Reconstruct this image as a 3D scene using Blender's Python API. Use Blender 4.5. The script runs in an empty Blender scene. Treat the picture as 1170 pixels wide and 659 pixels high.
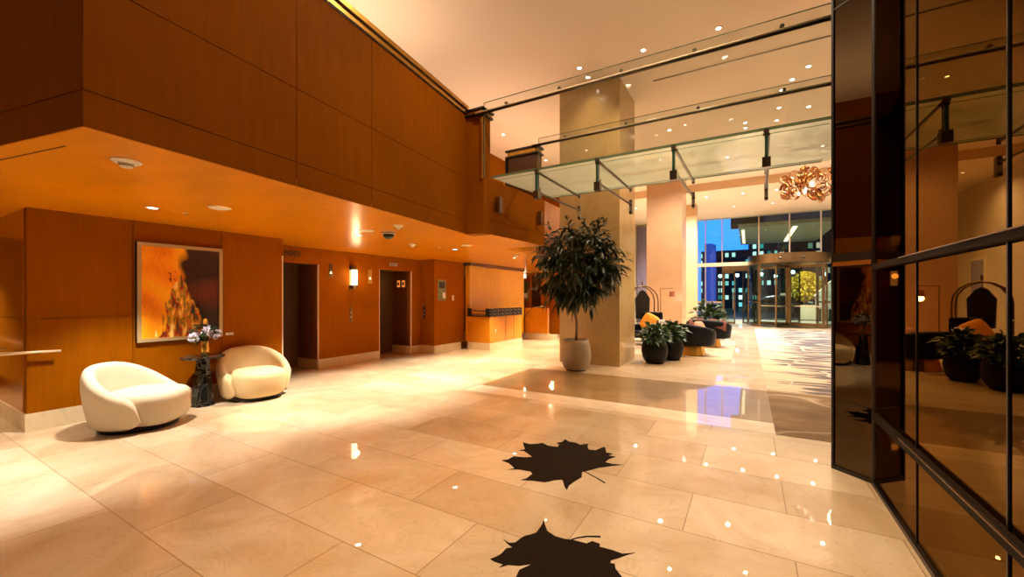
import bpy, bmesh, math, random
from mathutils import Vector, Matrix, noise
random.seed(7)
PI = math.pi
SC = bpy.context.scene
COL = SC.collection
IMW = 1170.0

# ------------------------------------------------------------------ helpers
class MB:
    """collects geometry for ONE mesh object"""
    def __init__(s): s.v = []; s.f = []; s.smooth = False
    def add(s, vs, fs):
        n = len(s.v); s.v += [tuple(v) for v in vs]; s.f += [tuple(i + n for i in f) for f in fs]; return s
    def box(s, x0, x1, y0, y1, z0, z1):
        return s.add([(x0,y0,z0),(x1,y0,z0),(x1,y1,z0),(x0,y1,z0),(x0,y0,z1),(x1,y0,z1),(x1,y1,z1),(x0,y1,z1)],
                     [(0,3,2,1),(4,5,6,7),(0,1,5,4),(1,2,6,5),(2,3,7,6),(3,0,4,7)])
    def prism(s, pts, z0, z1):
        n = len(pts)
        a = sum(pts[i][0]*pts[(i+1)%n][1]-pts[(i+1)%n][0]*pts[i][1] for i in range(n))
        if a < 0: pts = pts[::-1]
        vs = [(x,y,z0) for x,y in pts] + [(x,y,z1) for x,y in pts]
        fs = [tuple(range(n))[::-1], tuple(range(n,2*n))] + [(i,(i+1)%n,(i+1)%n+n,i+n) for i in range(n)]
        return s.add(vs, fs)
    def obox(s, c, ax, ay, az, hx, hy, hz):
        c = Vector(c); ax = Vector(ax).normalized()*hx; ay = Vector(ay).normalized()*hy; az = Vector(az).normalized()*hz
        vs = [c+sx*ax+sy*ay+sz*az for sz in (-1,1) for sx,sy in ((-1,-1),(1,-1),(1,1),(-1,1))]
        return s.add(vs, [(0,3,2,1),(4,5,6,7),(0,1,5,4),(1,2,6,5),(2,3,7,6),(3,0,4,7)])
    def tube(s, pts, r, n=8, cap=True):
        pts = [Vector(p) for p in pts]; rs = r if isinstance(r,(list,tuple)) else [r]*len(pts)
        rings = []; up = None
        for i,p in enumerate(pts):
            t = (pts[min(i+1,len(pts)-1)] - pts[max(i-1,0)]).normalized()
            if up is None:
                up = Vector((0,0,1)) if abs(t.z) < .9 else Vector((1,0,0))
            a = t.cross(up).normalized(); b = a.cross(t).normalized(); up = b
            rings.append([p + rs[i]*(math.cos(2*PI*k/n)*a + math.sin(2*PI*k/n)*b) for k in range(n)])
        vs = [v for rg in rings for v in rg]; fs = []
        for i in range(len(pts)-1):
            for k in range(n):
                fs.append((i*n+k, i*n+(k+1)%n, (i+1)*n+(k+1)%n, (i+1)*n+k))
        if cap:
            fs.append(tuple(range(n))[::-1]); fs.append(tuple((len(pts)-1)*n+k for k in range(n)))
        return s.add(vs, fs)
    def lathe(s, prof, c=(0,0,0), n=32, sx=1, sy=1):
        vs = []; fs = []; m = len(prof)
        for k in range(n):
            a = 2*PI*k/n
            for r,z in prof: vs.append((c[0]+r*math.cos(a)*sx, c[1]+r*math.sin(a)*sy, c[2]+z))
        for k in range(n):
            for i in range(m-1):
                fs.append((k*m+i, ((k+1)%n)*m+i, ((k+1)%n)*m+i+1, k*m+i+1))
        if prof[0][0] > 1e-4: fs.append(tuple(k*m for k in range(n))[::-1])
        if prof[-1][0] > 1e-4: fs.append(tuple(k*m+m-1 for k in range(n)))
        return s.add(vs, fs)
    def ell(s, c, r, n=12, m=8, ex=1.0, ez=1.0, taper=0.0):
        """(super)ellipsoid"""
        sg = lambda v,e: math.copysign(abs(v)**e, v)
        vs = []; fs = []
        for i in range(m+1):
            th = -PI/2 + PI*i/m
            for k in range(n):
                ph = 2*PI*k/n
                z = sg(math.sin(th), ez); q = sg(math.cos(th), ez) * (1+taper*z)
                vs.append((c[0]+r[0]*q*sg(math.cos(ph),ex), c[1]+r[1]*q*sg(math.sin(ph),ex), c[2]+r[2]*z))
        for i in range(m):
            for k in range(n):
                fs.append((i*n+k, i*n+(k+1)%n, (i+1)*n+(k+1)%n, (i+1)*n+k))
        return s.add(vs, fs)
    def build(s, name, mat, parent=None, smooth=False, bevel=0, sub=0, loc=None, rotz=None, weld=False):
        me = bpy.data.meshes.new(name); me.from_pydata(s.v, [], s.f)
        if weld or smooth:
            bm = bmesh.new(); bm.from_mesh(me)
            bmesh.ops.remove_doubles(bm, verts=bm.verts, dist=1e-5)
            bm.faces.ensure_lookup_table(); bm.to_mesh(me); bm.free()
        me.update()
        if smooth:
            for p in me.polygons: p.use_smooth = True
        me.materials.append(mat)
        o = bpy.data.objects.new(name, me); COL.objects.link(o)
        if parent is not None: o.parent = parent
        if loc: o.location = loc
        if rotz is not None: o.rotation_euler.z = rotz
        if bevel:
            b = o.modifiers.new('bevel','BEVEL'); b.width = bevel; b.segments = 2; b.limit_method = 'ANGLE'; b.angle_limit = math.radians(40)
        if sub:
            m = o.modifiers.new('sub','SUBSURF'); m.levels = sub; m.render_levels = sub
        return o

def tag(o, label=None, cat=None, group=None, kind=None):
    if label: o['label'] = label
    if cat: o['category'] = cat
    if group: o['group'] = group
    if kind: o['kind'] = kind
    return o
def thing(name, label, cat, loc=(0,0,0), rotz=0, group=None):
    o = bpy.data.objects.new(name, None); COL.objects.link(o)
    o.location = loc; o.rotation_euler = (0,0,rotz); o.empty_display_size = .1
    return tag(o, label, cat, group)
def struct(mb, name, mat, label=None, **k):
    o = mb.build(name, mat, **k); o['kind'] = 'structure'
    if label: o['label'] = label
    return o
def dup(root, loc=None, rotz=None, label=None, group=None):
    def cp(o, par):
        c = o.copy(); COL.objects.link(c)
        if par is not None: c.parent = par
        for ch in list(o.children): cp(ch, c)
        return c
    r = cp(root, None)
    if loc is not None: r.location = loc
    if rotz is not None: r.rotation_euler.z = rotz
    if label: r['label'] = label
    if group: r['group'] = group
    return r

# ------------------------------------------------------------------ materials
def lin(c):
    return tuple(((x/255)/12.92 if x/255 <= .04045 else (((x/255)+.055)/1.055)**2.4) for x in c)
def base(name):
    m = bpy.data.materials.new(name); m.use_nodes = True
    nt = m.node_tree; return m, nt, nt.nodes['Principled BSDF']
def nd(nt, t, **k):
    n = nt.nodes.new(t)
    for a,b in k.items(): setattr(n, a, b)
    return n
def pm(name, col, rough=.5, metal=0, var=0.06, scale=8, coat=0, emit=None, es=0, spec=.5, bump=0, bscale=60, stretch=None):
    m, nt, b = base(name); L = nt.links
    b.inputs['Roughness'].default_value = rough; b.inputs['Metallic'].default_value = metal
    b.inputs['Coat Weight'].default_value = coat; b.inputs['Coat Roughness'].default_value = .08
    b.inputs['Specular IOR Level'].default_value = spec
    tc = nd(nt,'ShaderNodeTexCoord'); mp = nd(nt,'ShaderNodeMapping')
    if stretch: mp.inputs['Scale'].default_value = stretch
    L.new(tc.outputs['Object'], mp.inputs['Vector'])
    nz = nd(nt,'ShaderNodeTexNoise'); nz.inputs['Scale'].default_value = scale; nz.inputs['Detail'].default_value = 5
    L.new(mp.outputs[0], nz.inputs['Vector'])
    mx = nd(nt,'ShaderNodeMix', data_type='RGBA')
    mx.inputs['A'].default_value = tuple(max(0,c*(1-var*2)) for c in col)+(1,)
    mx.inputs['B'].default_value = tuple(min(1,c*(1+var*2)) for c in col)+(1,)
    L.new(nz.outputs['Fac'], mx.inputs['Factor']); L.new(mx.outputs['Result'], b.inputs['Base Color'])
    if bump:
        n2 = nd(nt,'ShaderNodeTexNoise'); n2.inputs['Scale'].default_value = bscale
        L.new(mp.outputs[0], n2.inputs['Vector'])
        bp = nd(nt,'ShaderNodeBump'); bp.inputs['Strength'].default_value = bump; bp.inputs['Distance'].default_value = .01
        L.new(n2.outputs['Fac'], bp.inputs['Height']); L.new(bp.outputs['Normal'], b.inputs['Normal'])
    if emit:
        b.inputs['Emission Color'].default_value = tuple(emit)+(1,); b.inputs['Emission Strength'].default_value = es
    return m
def marble(name, col, vein, rough=.12, scale=1.6, amt=.5, coat=0):
    m, nt, b = base(name); L = nt.links
    b.inputs['Roughness'].default_value = rough; b.inputs['Coat Weight'].default_value = coat
    tc = nd(nt,'ShaderNodeTexCoord')
    nz = nd(nt,'ShaderNodeTexNoise'); nz.inputs['Scale'].default_value = scale; nz.inputs['Detail'].default_value = 8; nz.inputs['Distortion'].default_value = 1.5
    L.new(tc.outputs['Object'], nz.inputs['Vector'])
    r = nd(nt,'ShaderNodeValToRGB'); e = r.color_ramp.elements
    e[0].position = .46; e[0].color = tuple(col)+(1,); e[1].position = .54; e[1].color = tuple(col)+(1,)
    k = e.new(.5); k.color = tuple(a*(1-amt)+c*amt for a,c in zip(col,vein))+(1,)
    L.new(nz.outputs['Fac'], r.inputs['Fac'])
    n2 = nd(nt,'ShaderNodeTexNoise'); n2.inputs['Scale'].default_value = scale*.8; n2.inputs['Detail'].default_value = 4
    L.new(tc.outputs['Object'], n2.inputs['Vector'])
    mx = nd(nt,'ShaderNodeMix', data_type='RGBA', blend_type='MULTIPLY'); mx.inputs['Factor'].default_value = .35
    L.new(r.outputs['Color'], mx.inputs['A']); L.new(n2.outputs['Color'], mx.inputs['B'])
    mr = nd(nt,'ShaderNodeMapRange'); mr.inputs['To Min'].default_value = .7; mr.inputs['To Max'].default_value = 1.2
    L.new(n2.outputs['Fac'], mr.inputs['Value']); L.new(mr.outputs[0], mx.inputs['B'])
    L.new(mx.outputs['Result'], b.inputs['Base Color'])
    return m
def wood_mat(name, col, rough=.38, coat=.25, axis=(6,6,.6), spec=.5):
    m, nt, b = base(name); L = nt.links
    b.inputs['Specular IOR Level'].default_value = spec
    b.inputs['Roughness'].default_value = rough; b.inputs['Coat Weight'].default_value = coat; b.inputs['Coat Roughness'].default_value = .18
    tc = nd(nt,'ShaderNodeTexCoord'); mp = nd(nt,'ShaderNodeMapping'); mp.inputs['Scale'].default_value = axis
    L.new(tc.outputs['Object'], mp.inputs['Vector'])
    n1 = nd(nt,'ShaderNodeTexNoise'); n1.inputs['Scale'].default_value = 3; n1.inputs['Detail'].default_value = 8; n1.inputs['Roughness'].default_value = .65
    L.new(mp.outputs[0], n1.inputs['Vector'])
    r = nd(nt,'ShaderNodeValToRGB'); e = r.color_ramp.elements
    e[0].position = .3; e[0].color = tuple(c*.9 for c in col)+(1,); e[1].position = .7; e[1].color = tuple(min(1,c*1.08) for c in col)+(1,)
    L.new(n1.outputs['Fac'], r.inputs['Fac'])
    n2 = nd(nt,'ShaderNodeTexNoise'); n2.inputs['Scale'].default_value = 1.1; L.new(tc.outputs['Object'], n2.inputs['Vector'])
    mr = nd(nt,'ShaderNodeMapRange'); mr.inputs['To Min'].default_value = .82; mr.inputs['To Max'].default_value = 1.18
    L.new(n2.outputs['Fac'], mr.inputs['Value'])
    mx = nd(nt,'ShaderNodeMix', data_type='RGBA', blend_type='MULTIPLY'); mx.inputs['Factor'].default_value = 1
    L.new(r.outputs['Color'], mx.inputs['A']); L.new(mr.outputs[0], mx.inputs['B'])
    L.new(mx.outputs['Result'], b.inputs['Base Color'])
    return m
def emis(name, col, s):
    m = bpy.data.materials.new(name); m.use_nodes = True; nt = m.node_tree
    for n in list(nt.nodes): nt.nodes.remove(n)
    o = nd(nt,'ShaderNodeOutputMaterial'); e = nd(nt,'ShaderNodeEmission')
    e.inputs['Color'].default_value = tuple(col)+(1,); e.inputs['Strength'].default_value = s
    nt.links.new(e.outputs[0], o.inputs['Surface']); return m
def thin_glass(name, tint=(1,1,1), gloss=.08, sheen=0, sheencol=(.7,.8,.66), rough=.0, fres=True):
    m = bpy.data.materials.new(name); m.use_nodes = True; nt = m.node_tree; L = nt.links
    for n in list(nt.nodes): nt.nodes.remove(n)
    o = nd(nt,'ShaderNodeOutputMaterial'); t = nd(nt,'ShaderNodeBsdfTransparent'); t.inputs['Color'].default_value = tuple(tint)+(1,)
    g = nd(nt,'ShaderNodeBsdfGlossy'); g.inputs['Roughness'].default_value = rough
    lw = nd(nt,'ShaderNodeLayerWeight'); lw.inputs['Blend'].default_value = .12
    mr = nd(nt,'ShaderNodeMapRange'); mr.inputs['To Min'].default_value = gloss; mr.inputs['To Max'].default_value = .55
    L.new(lw.outputs['Facing'], mr.inputs['Value'])
    pw = nd(nt,'ShaderNodeMath', operation='POWER'); pw.inputs[1].default_value = 3.0
    L.new(lw.outputs['Facing'], pw.inputs[0]); L.new(pw.outputs[0], mr.inputs['Value'])
    first = t.outputs[0]
    if sheen:
        d = nd(nt,'ShaderNodeBsdfDiffuse'); d.inputs['Color'].default_value = tuple(sheencol)+(1,)
        tr = nd(nt,'ShaderNodeBsdfTranslucent'); tr.inputs['Color'].default_value = tuple(sheencol)+(1,)
        a = nd(nt,'ShaderNodeMixShader'); a.inputs[0].default_value = .5
        L.new(d.outputs[0], a.inputs[1]); L.new(tr.outputs[0], a.inputs[2])
        c = nd(nt,'ShaderNodeMixShader'); c.inputs[0].default_value = sheen
        L.new(t.outputs[0], c.inputs[1]); L.new(a.outputs[0], c.inputs[2]); first = c.outputs[0]
    mx = nd(nt,'ShaderNodeMixShader')
    L.new(mr.outputs[0], mx.inputs[0]); L.new(first, mx.inputs[1]); L.new(g.outputs[0], mx.inputs[2])
    L.new(mx.outputs[0], o.inputs['Surface']); return m

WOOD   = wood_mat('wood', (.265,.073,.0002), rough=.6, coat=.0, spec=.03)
WOODS  = wood_mat('soffit_wood', (.75,.275,.002), rough=.3, coat=.2, axis=(.6,2,6), spec=.4)  # brighter than the wall wood, floor bounce put into the colour
WOODG  = wood_mat('polished_wood', (.60,.21,.006), rough=.18, coat=.7)
GOLDP  = wood_mat('lit_golden_panel', (.92,.48,.02), rough=.25, coat=.5)  # lit wood panel, the extra light is put into its colour
DWOOD  = wood_mat('dark_wood', (.12,.035,.008), rough=.3)
SEAM   = pm('seam', (.05,.015,.004), .8)
CEIL   = pm('ceiling_plaster', (.80,.66,.52), .8, var=.03, scale=.5)
CEIL2  = pm('bulkhead_plaster', (.74,.52,.32), .8, var=.03)
STONE  = marble('cream_baseboard_stone', (.70,.55,.34), (.5,.34,.16), rough=.22, scale=2, amt=.3)
PILL   = marble('tan_pillar_stone', (.50,.33,.135), (.36,.22,.08), rough=.16, scale=1.1, amt=.35)
PILL2  = marble('peach_pillar_stone', (.60,.38,.21), (.5,.3,.15), rough=.3, scale=1.1, amt=.25)
CREAM  = pm('cream_wall', (.72,.60,.42), .5, var=.04, scale=2)
DARKST = pm('dark_interior', (.06,.025,.01), .35)
BRZD   = pm('bronze_elevator_door', (.13,.065,.026), .28, metal=.3, var=.2, scale=2)
GOLDT  = pm('brass_trim', (.62,.34,.07), .3, metal=1)
BRASS  = pm('aged_brass', (.21,.135,.065), .3, metal=1, var=.1)
BLACK  = pm('black_frame', (.008,.006,.005), .35)
STEEL  = pm('dark_steel', (.16,.13,.09), .3, metal=1)
DSTEEL = pm('dark_bronze', (.014,.008,.004), .6, spec=.08)
STEELB = pm('brushed_steel', (.62,.55,.45), .3, metal=1)
WHITEE = pm('white_edge_trim', (.85,.72,.52), .4)
WHITEP = pm('white_plastic', (.85,.80,.70), .4)
BOUCLE = pm('cream_boucle', (.68,.57,.41), .95, var=.05, scale=90, bump=.35, bscale=220, spec=.2)
BOUCLE2= pm('beige_boucle', (.62,.46,.25), .95, var=.05, scale=90, bump=.35, bscale=220, spec=.2)
BMARB  = marble('black_marble', (.008,.008,.007), (.25,.24,.2), rough=.12, scale=5, amt=.3)
GOLDV  = pm('gold_vase', (.75,.42,.08), .25, metal=1)
PETAL  = pm('lilac_petals', (.55,.50,.60), .7, var=.25, scale=30)
LEAFD  = pm('dark_leaf', (.012,.028,.007), .35, var=.45, scale=3)
LEAFG  = pm('green_leaf', (.025,.06,.010), .35, var=.4, scale=4)
TRUNK  = pm('grey_bark', (.22,.13,.06), .8, var=.2)
POTC   = pm('taupe_ceramic', (.36,.27,.17), .6, var=.08, scale=5)
POTB   = pm('black_ceramic', (.006,.006,.005), .5, spec=.15)
SOIL   = pm('soil', (.03,.018,.01), .95)
LEATH  = pm('navy_leather', (.005,.006,.008), .4, var=.2, scale=10, spec=.12)
MAROON = pm('maroon_throw', (.16,.045,.03), .9, var=.3, scale=14)
PINKC  = pm('dusty_pink_cushion', (.55,.26,.16), .8)
NAVYC  = pm('navy_patterned_cushion', (.05,.08,.17), .8, var=.4, scale=20)
MUSTC  = pm('mustard_cushion', (.75,.33,.02), .7, var=.15, scale=6)
COPPER = pm('copper_ribbon', (.48,.22,.08), .25, metal=1, var=.3, scale=5)
LEAFIN = pm('dark_brown_leaf_stone', (.014,.007,.003), .8, var=.25, scale=20, spec=.08)
ASPH   = pm('asphalt', (.05,.05,.05), .5, var=.2)
CURT   = pm('lilac_curtain', (.36,.32,.48), .8, var=.06)
PLATE  = pm('green_grey_plate', (.22,.22,.10), .3, metal=.6, var=.3, scale=12)
CARP   = pm('car_paint', (.012,.013,.015), .15, coat=1)
CARG   = pm('car_glass', (.01,.012,.014), .05)
TYRE   = pm('tyre', (.012,.012,.012), .8)
RIM    = pm('alloy_rim', (.75,.75,.75), .3, metal=1)
SHRUBY = pm('yellow_leaf', (.85,.50,.03), .6, var=.3, scale=6)
CONC   = pm('pale_concrete', (.62,.60,.42), .8)
WHT    = pm('white_paint', (.8,.78,.7), .5)
GGLASS = thin_glass('clear_glass', (.93,.95,.93), .03)
FGLASS = thin_glass('facade_glass', (.80,.85,.82), .03)
CANG   = thin_glass('canopy_glass', (.93,.96,.90), .10, sheen=.42, sheencol=(.84,.90,.80))  # pale diffuse share stands in for reflections on the canopy underside
GEDGE  = pm('glass_edge', (.15,.20,.11), .2)
LAMPW  = emis('lamp_lens', (1,.82,.58), 14)
LAMPC  = emis('cool_lamp_lens', (1,.93,.85), 30)
SCON   = emis('sconce_glow', (1,.72,.42), 9)
SIGNO  = emis('lit_orange_sign', (1,.30,.05), .8)

def mirror_mat():
    m, nt, b = base('bronze_mirror')
    b.inputs['Metallic'].default_value = 1; b.inputs['Roughness'].default_value = .0
    b.inputs['Base Color'].default_value = (.20,.145,.095,1); b.inputs['Specular Tint'].default_value = (.5,.4,.3,1)
    return m
MIRR = mirror_mat()
MIRD = mirror_mat(); MIRD.name = 'dark_bronze_mirror'
MIRD.node_tree.nodes['Principled BSDF'].inputs['Base Color'].default_value = (.09,.068,.040,1)

def floor_mat():
    m, nt, b = base('stone_floor'); L = nt.links
    tc = nd(nt,'ShaderNodeTexCoord'); sp = nd(nt,'ShaderNodeSeparateXYZ'); L.new(tc.outputs['Object'], sp.inputs[0])
    mp = nd(nt,'ShaderNodeMapping'); mp.inputs['Location'].default_value = (-.23-.595+1.19*20, -2.22+.583*20, 0)
    L.new(tc.outputs['Object'], mp.inputs['Vector'])
    br = nd(nt,'ShaderNodeTexBrick'); br.offset = .5; br.offset_frequency = 2
    br.inputs['Scale'].default_value = 1; br.inputs['Brick Width'].default_value = 1.19; br.inputs['Row Height'].default_value = .583
    br.inputs['Mortar Size'].default_value = .0035; br.inputs['Mortar Smooth'].default_value = 0
    br.inputs['Color1'].default_value = (.74,.67,.58,1); br.inputs['Color2'].default_value = (1.0,1.0,1.0,1); br.inputs['Mortar'].default_value = (.50,.42,.34,1)
    L.new(mp.outputs[0], br.inputs['Vector'])
    n1 = nd(nt,'ShaderNodeTexNoise'); n1.inputs['Scale'].default_value = 1.4; n1.inputs['Detail'].default_value = 9; n1.inputs['Roughness'].default_value = .6; n1.inputs['Distortion'].default_value = 1.2
    L.new(tc.outputs['Object'], n1.inputs['Vector'])
    r = nd(nt,'ShaderNodeValToRGB'); e = r.color_ramp.elements
    e[0].position = .3; e[0].color = (.62,.45,.26,1); e[1].position = .65; e[1].color = (.80,.66,.48,1)
    L.new(n1.outputs['Fac'], r.inputs['Fac'])
    n3 = nd(nt,'ShaderNodeTexNoise'); n3.inputs['Scale'].default_value = 2.2; n3.inputs['Detail'].default_value = 6; n3.inputs['Distortion'].default_value = 2.5
    L.new(tc.outputs['Object'], n3.inputs['Vector'])
    rv = nd(nt,'ShaderNodeValToRGB'); e = rv.color_ramp.elements
    e[0].position = .485; e[0].color = (1,1,1,1); e[1].position = .515; e[1].color = (1,1,1,1); k = e.new(.5); k.color = (.90,.86,.80,1)
    L.new(n3.outputs['Fac'], rv.inputs['Fac'])
    def mul(a, c, f=1):
        x = nd(nt,'ShaderNodeMix', data_type='RGBA', blend_type='MULTIPLY'); x.inputs['Factor'].default_value = f
        L.new(a, x.inputs['A']); L.new(c, x.inputs['B']); return x.outputs['Result']
    def mth(op, a, c=None):
        x = nd(nt,'ShaderNodeMath', operation=op)
        for i,q in enumerate((a,c)):
            if q is None: continue
            if isinstance(q,(int,float)): x.inputs[i].default_value = q
            else: L.new(q, x.inputs[i])
        return x.outputs[0]
    stone = mul(r.outputs['Color'], rv.outputs['Color'])
    near = mul(stone, br.outputs['Color'])
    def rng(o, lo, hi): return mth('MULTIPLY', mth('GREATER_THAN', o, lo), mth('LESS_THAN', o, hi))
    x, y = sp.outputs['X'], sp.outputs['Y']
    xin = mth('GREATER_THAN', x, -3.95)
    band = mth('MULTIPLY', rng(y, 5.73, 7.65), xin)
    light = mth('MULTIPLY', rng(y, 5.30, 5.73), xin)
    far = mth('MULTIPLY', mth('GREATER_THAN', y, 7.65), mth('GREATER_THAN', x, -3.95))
    def mixc(a, col, f):
        z = nd(nt,'ShaderNodeMix', data_type='RGBA'); L.new(f, z.inputs['Factor']); L.new(a, z.inputs['A'])
        L.new(col, z.inputs['B']); return z.outputs['Result']
    def rgb(c): q = nd(nt,'ShaderNodeRGB'); q.outputs[0].default_value = tuple(c)+(1,); return q.outputs[0]
    # large slabs beyond the bands
    b2 = nd(nt,'ShaderNodeTexBrick'); b2.offset = .5
    b2.inputs['Scale'].default_value = 1; b2.inputs['Brick Width'].default_value = 1.19; b2.inputs['Row Height'].default_value = 1.17; b2.inputs['Mortar Size'].default_value = .003
    b2.inputs['Color1'].default_value = (.88,.84,.80,1); b2.inputs['Color2'].default_value = (1.0,1.0,1.0,1); b2.inputs['Mortar'].default_value = (.55,.45,.36,1)
    L.new(mp.outputs[0], b2.inputs['Vector'])
    farc = mul(mul(stone, rgb((1.08,1.06,1.05))), b2.outputs['Color'])
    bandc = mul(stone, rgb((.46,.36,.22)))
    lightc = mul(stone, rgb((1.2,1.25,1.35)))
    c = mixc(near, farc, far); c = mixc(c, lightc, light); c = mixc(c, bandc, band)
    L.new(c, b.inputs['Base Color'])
    b.inputs['Roughness'].default_value = .35; b.inputs['Specular IOR Level'].default_value = .25
    b.inputs['Coat Weight'].default_value = .9; b.inputs['Coat Roughness'].default_value = .012
    n4 = nd(nt,'ShaderNodeTexNoise'); n4.inputs['Scale'].default_value = 3; L.new(tc.outputs['Object'], n4.inputs['Vector'])
    bp = nd(nt,'ShaderNodeBump'); bp.inputs['Strength'].default_value = .02; bp.inputs['Distance'].default_value = .02
    L.new(n4.outputs['Fac'], bp.inputs['Height']); L.new(bp.outputs['Normal'], b.inputs['Normal'])
    return m
FLOOR = floor_mat()

def carpet_mat(name, c1, c2, line, sx, sy, lo=.5, hi=.62, fade=None):
    m, nt, b = base(name); L = nt.links
    tc = nd(nt,'ShaderNodeTexCoord'); mp = nd(nt,'ShaderNodeMapping'); mp.inputs['Scale'].default_value = (sx,sy,1)
    L.new(tc.outputs['Object'], mp.inputs['Vector'])
    n1 = nd(nt,'ShaderNodeTexNoise'); n1.inputs['Scale'].default_value = 1; n1.inputs['Detail'].default_value = 6
    L.new(mp.outputs[0], n1.inputs['Vector'])
    r = nd(nt,'ShaderNodeValToRGB'); e = r.color_ramp.elements
    e[0].position = lo; e[0].color = tuple(c1)+(1,); e[1].position = hi; e[1].color = tuple(c2)+(1,)
    if fade:
        sp = nd(nt,'ShaderNodeSeparateXYZ'); L.new(tc.outputs['Object'], sp.inputs[0])
        q = nd(nt,'ShaderNodeMapRange'); q.inputs['From Min'].default_value = fade[0]; q.inputs['From Max'].default_value = fade[1]; q.inputs['To Min'].default_value = -.16; q.inputs['To Max'].default_value = .04
        L.new(sp.outputs['X'], q.inputs['Value']); ad = nd(nt,'ShaderNodeMath', operation='ADD'); L.new(n1.outputs['Fac'], ad.inputs[0]); L.new(q.outputs[0], ad.inputs[1]); L.new(ad.outputs[0], r.inputs['Fac'])
    else: L.new(n1.outputs['Fac'], r.inputs['Fac'])
    n2 = nd(nt,'ShaderNodeTexNoise'); n2.inputs['Scale'].default_value = .45; n2.inputs['Detail'].default_value = 1.5
    L.new(tc.outputs['Object'], n2.inputs['Vector'])
    rv = nd(nt,'ShaderNodeValToRGB'); e = rv.color_ramp.elements
    e[0].position = .494; e[0].color = (0,0,0,1); e[1].position = .506; e[1].color = (0,0,0,1); k = e.new(.5); k.color = (1,1,1,1)
    L.new(n2.outputs['Fac'], rv.inputs['Fac'])
    mx = nd(nt,'ShaderNodeMix', data_type='RGBA'); L.new(rv.outputs['Color'], mx.inputs['Factor'])
    L.new(r.outputs['Color'], mx.inputs['A']); mx.inputs['B'].default_value = tuple(line)+(1,)
    L.new(mx.outputs['Result'], b.inputs['Base Color']); b.inputs['Roughness'].default_value = .9
    b.inputs['Specular IOR Level'].default_value = .15
    return m

# ------------------------------------------------------------------ the setting
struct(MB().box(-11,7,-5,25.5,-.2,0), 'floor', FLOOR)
struct(MB().box(-11,7,-5,18.6,6.2,6.4), 'ceiling', CEIL)
struct(MB().box(-11,7,18.6,25.9,5.88,6.4), 'ceiling', CEIL)
struct(MB().box(-11,7,18.585,18.6,5.88,6.2), 'trim_1', CEIL2)
struct(MB().box(-1.79,1.6,9.19,9.235,6.19,6.2), 'trim_2', STEEL)          # slot in the high ceiling

def panel_wall(name, p0, p1, z0, z1, mat, seams=(), zseams=(), th=.12, gap=.007, side=1):
    """wood panelled wall between plan points; side=+1 puts the thickness to the left of p0->p1"""
    mb = MB(); p0 = Vector((p0[0],p0[1],0)); p1 = Vector((p1[0],p1[1],0)); d = (p1-p0); Ln = d.length; d.normalize()
    n = Vector((-d.y,d.x,0))*side
    ss = [0]+list(seams)+[Ln]; zz = [z0]+list(zseams)+[z1]
    for i in range(len(ss)-1):
        for j in range(len(zz)-1):
            a = ss[i]+(gap/2 if i else 0); c = ss[i+1]-(gap/2 if i < len(ss)-2 else 0)
            u = zz[j]+(gap/2 if j else 0); w = zz[j+1]-(gap/2 if j < len(zz)-2 else 0)
            mb.obox(p0+d*(a+c)/2+n*.007+Vector((0,0,(u+w)/2)), d, n, (0,0,1), (c-a)/2, .01, (w-u)/2)
    mb.obox(p0+d*Ln/2+n*(.021+th/2)+Vector((0,0,(z0+z1)/2)), d, n, (0,0,1), Ln/2, th/2, (z1-z0)/2)
    return struct(mb, name, mat)

# ground-floor walls on the left
XA, XB, XD = -6.92, -7.70, -7.20
panel_wall('wall_left', (XA,4.07), (XA,1.2), .2, 2.5, WOOD, seams=(.94,1.97), zseams=(1.255,), side=-1)
panel_wall('wall_left', (XA-.145,1.2), (-10.8,1.2), .2, 2.5, WOODG, seams=(1.4,), zseams=(1.255,), side=-1, th=.1)
struct(MB().box(XA-.145,XA-.0005,1.2005,1.3,.2,2.5), 'wall_left', WOODG)
mb = MB().prism([(-10.8,1.185),(XA+.012,1.185),(XA+.012,4.05),(XA-.15,4.05),(XA-.15,1.36),(-10.8,1.36)],0,.2)
struct(mb, 'baseboard_left', STONE)
struct(MB().box(XA-.15,XA+.004,4.055,4.075,.2,2.2), 'trim_3', WHITEE)
# elevator wall: piers and lintels with two openings
O1 = (4.20,5.27); O2 = (6.89,7.96); DH = 2.17
panel_wall('wall_left', (XB,DH*0+O2[0]), (XB,O1[1]), .2, 2.5, WOOD, seams=(), zseams=(1.25,), side=-1)
mb = MB().box(XB-.14,XB,O1[0]-.1,O1[1],DH,2.5).box(XB-.14,XB,O2[0],O2[1],DH,2.5).box(XB-.14,XB,O2[1],8.3,.2,2.5)
struct(mb, 'wall_left', WOOD)
mb = MB().box(XB-.14,XB+.012,O1[1],O2[0],0,.2).box(XB-.14,XB+.012,O2[1],8.29,0,.2)
mb.box(XB,XD+.012,8.288,8.42,0,.2).box(XD-.1,XD+.012,8.40,9.45,0,.2)
struct(mb, 'baseboard_left', STONE)
for a,b in (O1,O2):                                             # reveals of the two lift openings
    struct(MB().box(-8.42,XB-.14,a-.1,a,0,2.5).box(-8.42,XB-.14,b,b+.1,.2,2.5).box(-8.42,XB-.14,a,b,DH,2.5), 'wall_left', DWOOD)
    struct(MB().box(-8.42,XB-.14,b-.012,b+.1,0,.2), 'baseboard_left', STONE)
    struct(MB().box(XB-.03,XB+.006,b-.004,b+.012,.0,DH), 'trim_4', WHITEE)
    d = bpy.data.objects.new('door_1', None); COL.objects.link(d); d['kind'] = 'structure'; d.location = (-8.42,(a+b)/2,0)
    w = (b-a)/2
    MB().box(0,.03,-w,-.004,0,DH).build('door_leaf', BRZD, d); MB().box(0,.03,.004,w,0,DH).build('door_leaf', BRZD, d)
    MB().box(-.05,-.002,-w,w,0,2.5).build('door_backing', DARKST, d)
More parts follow.
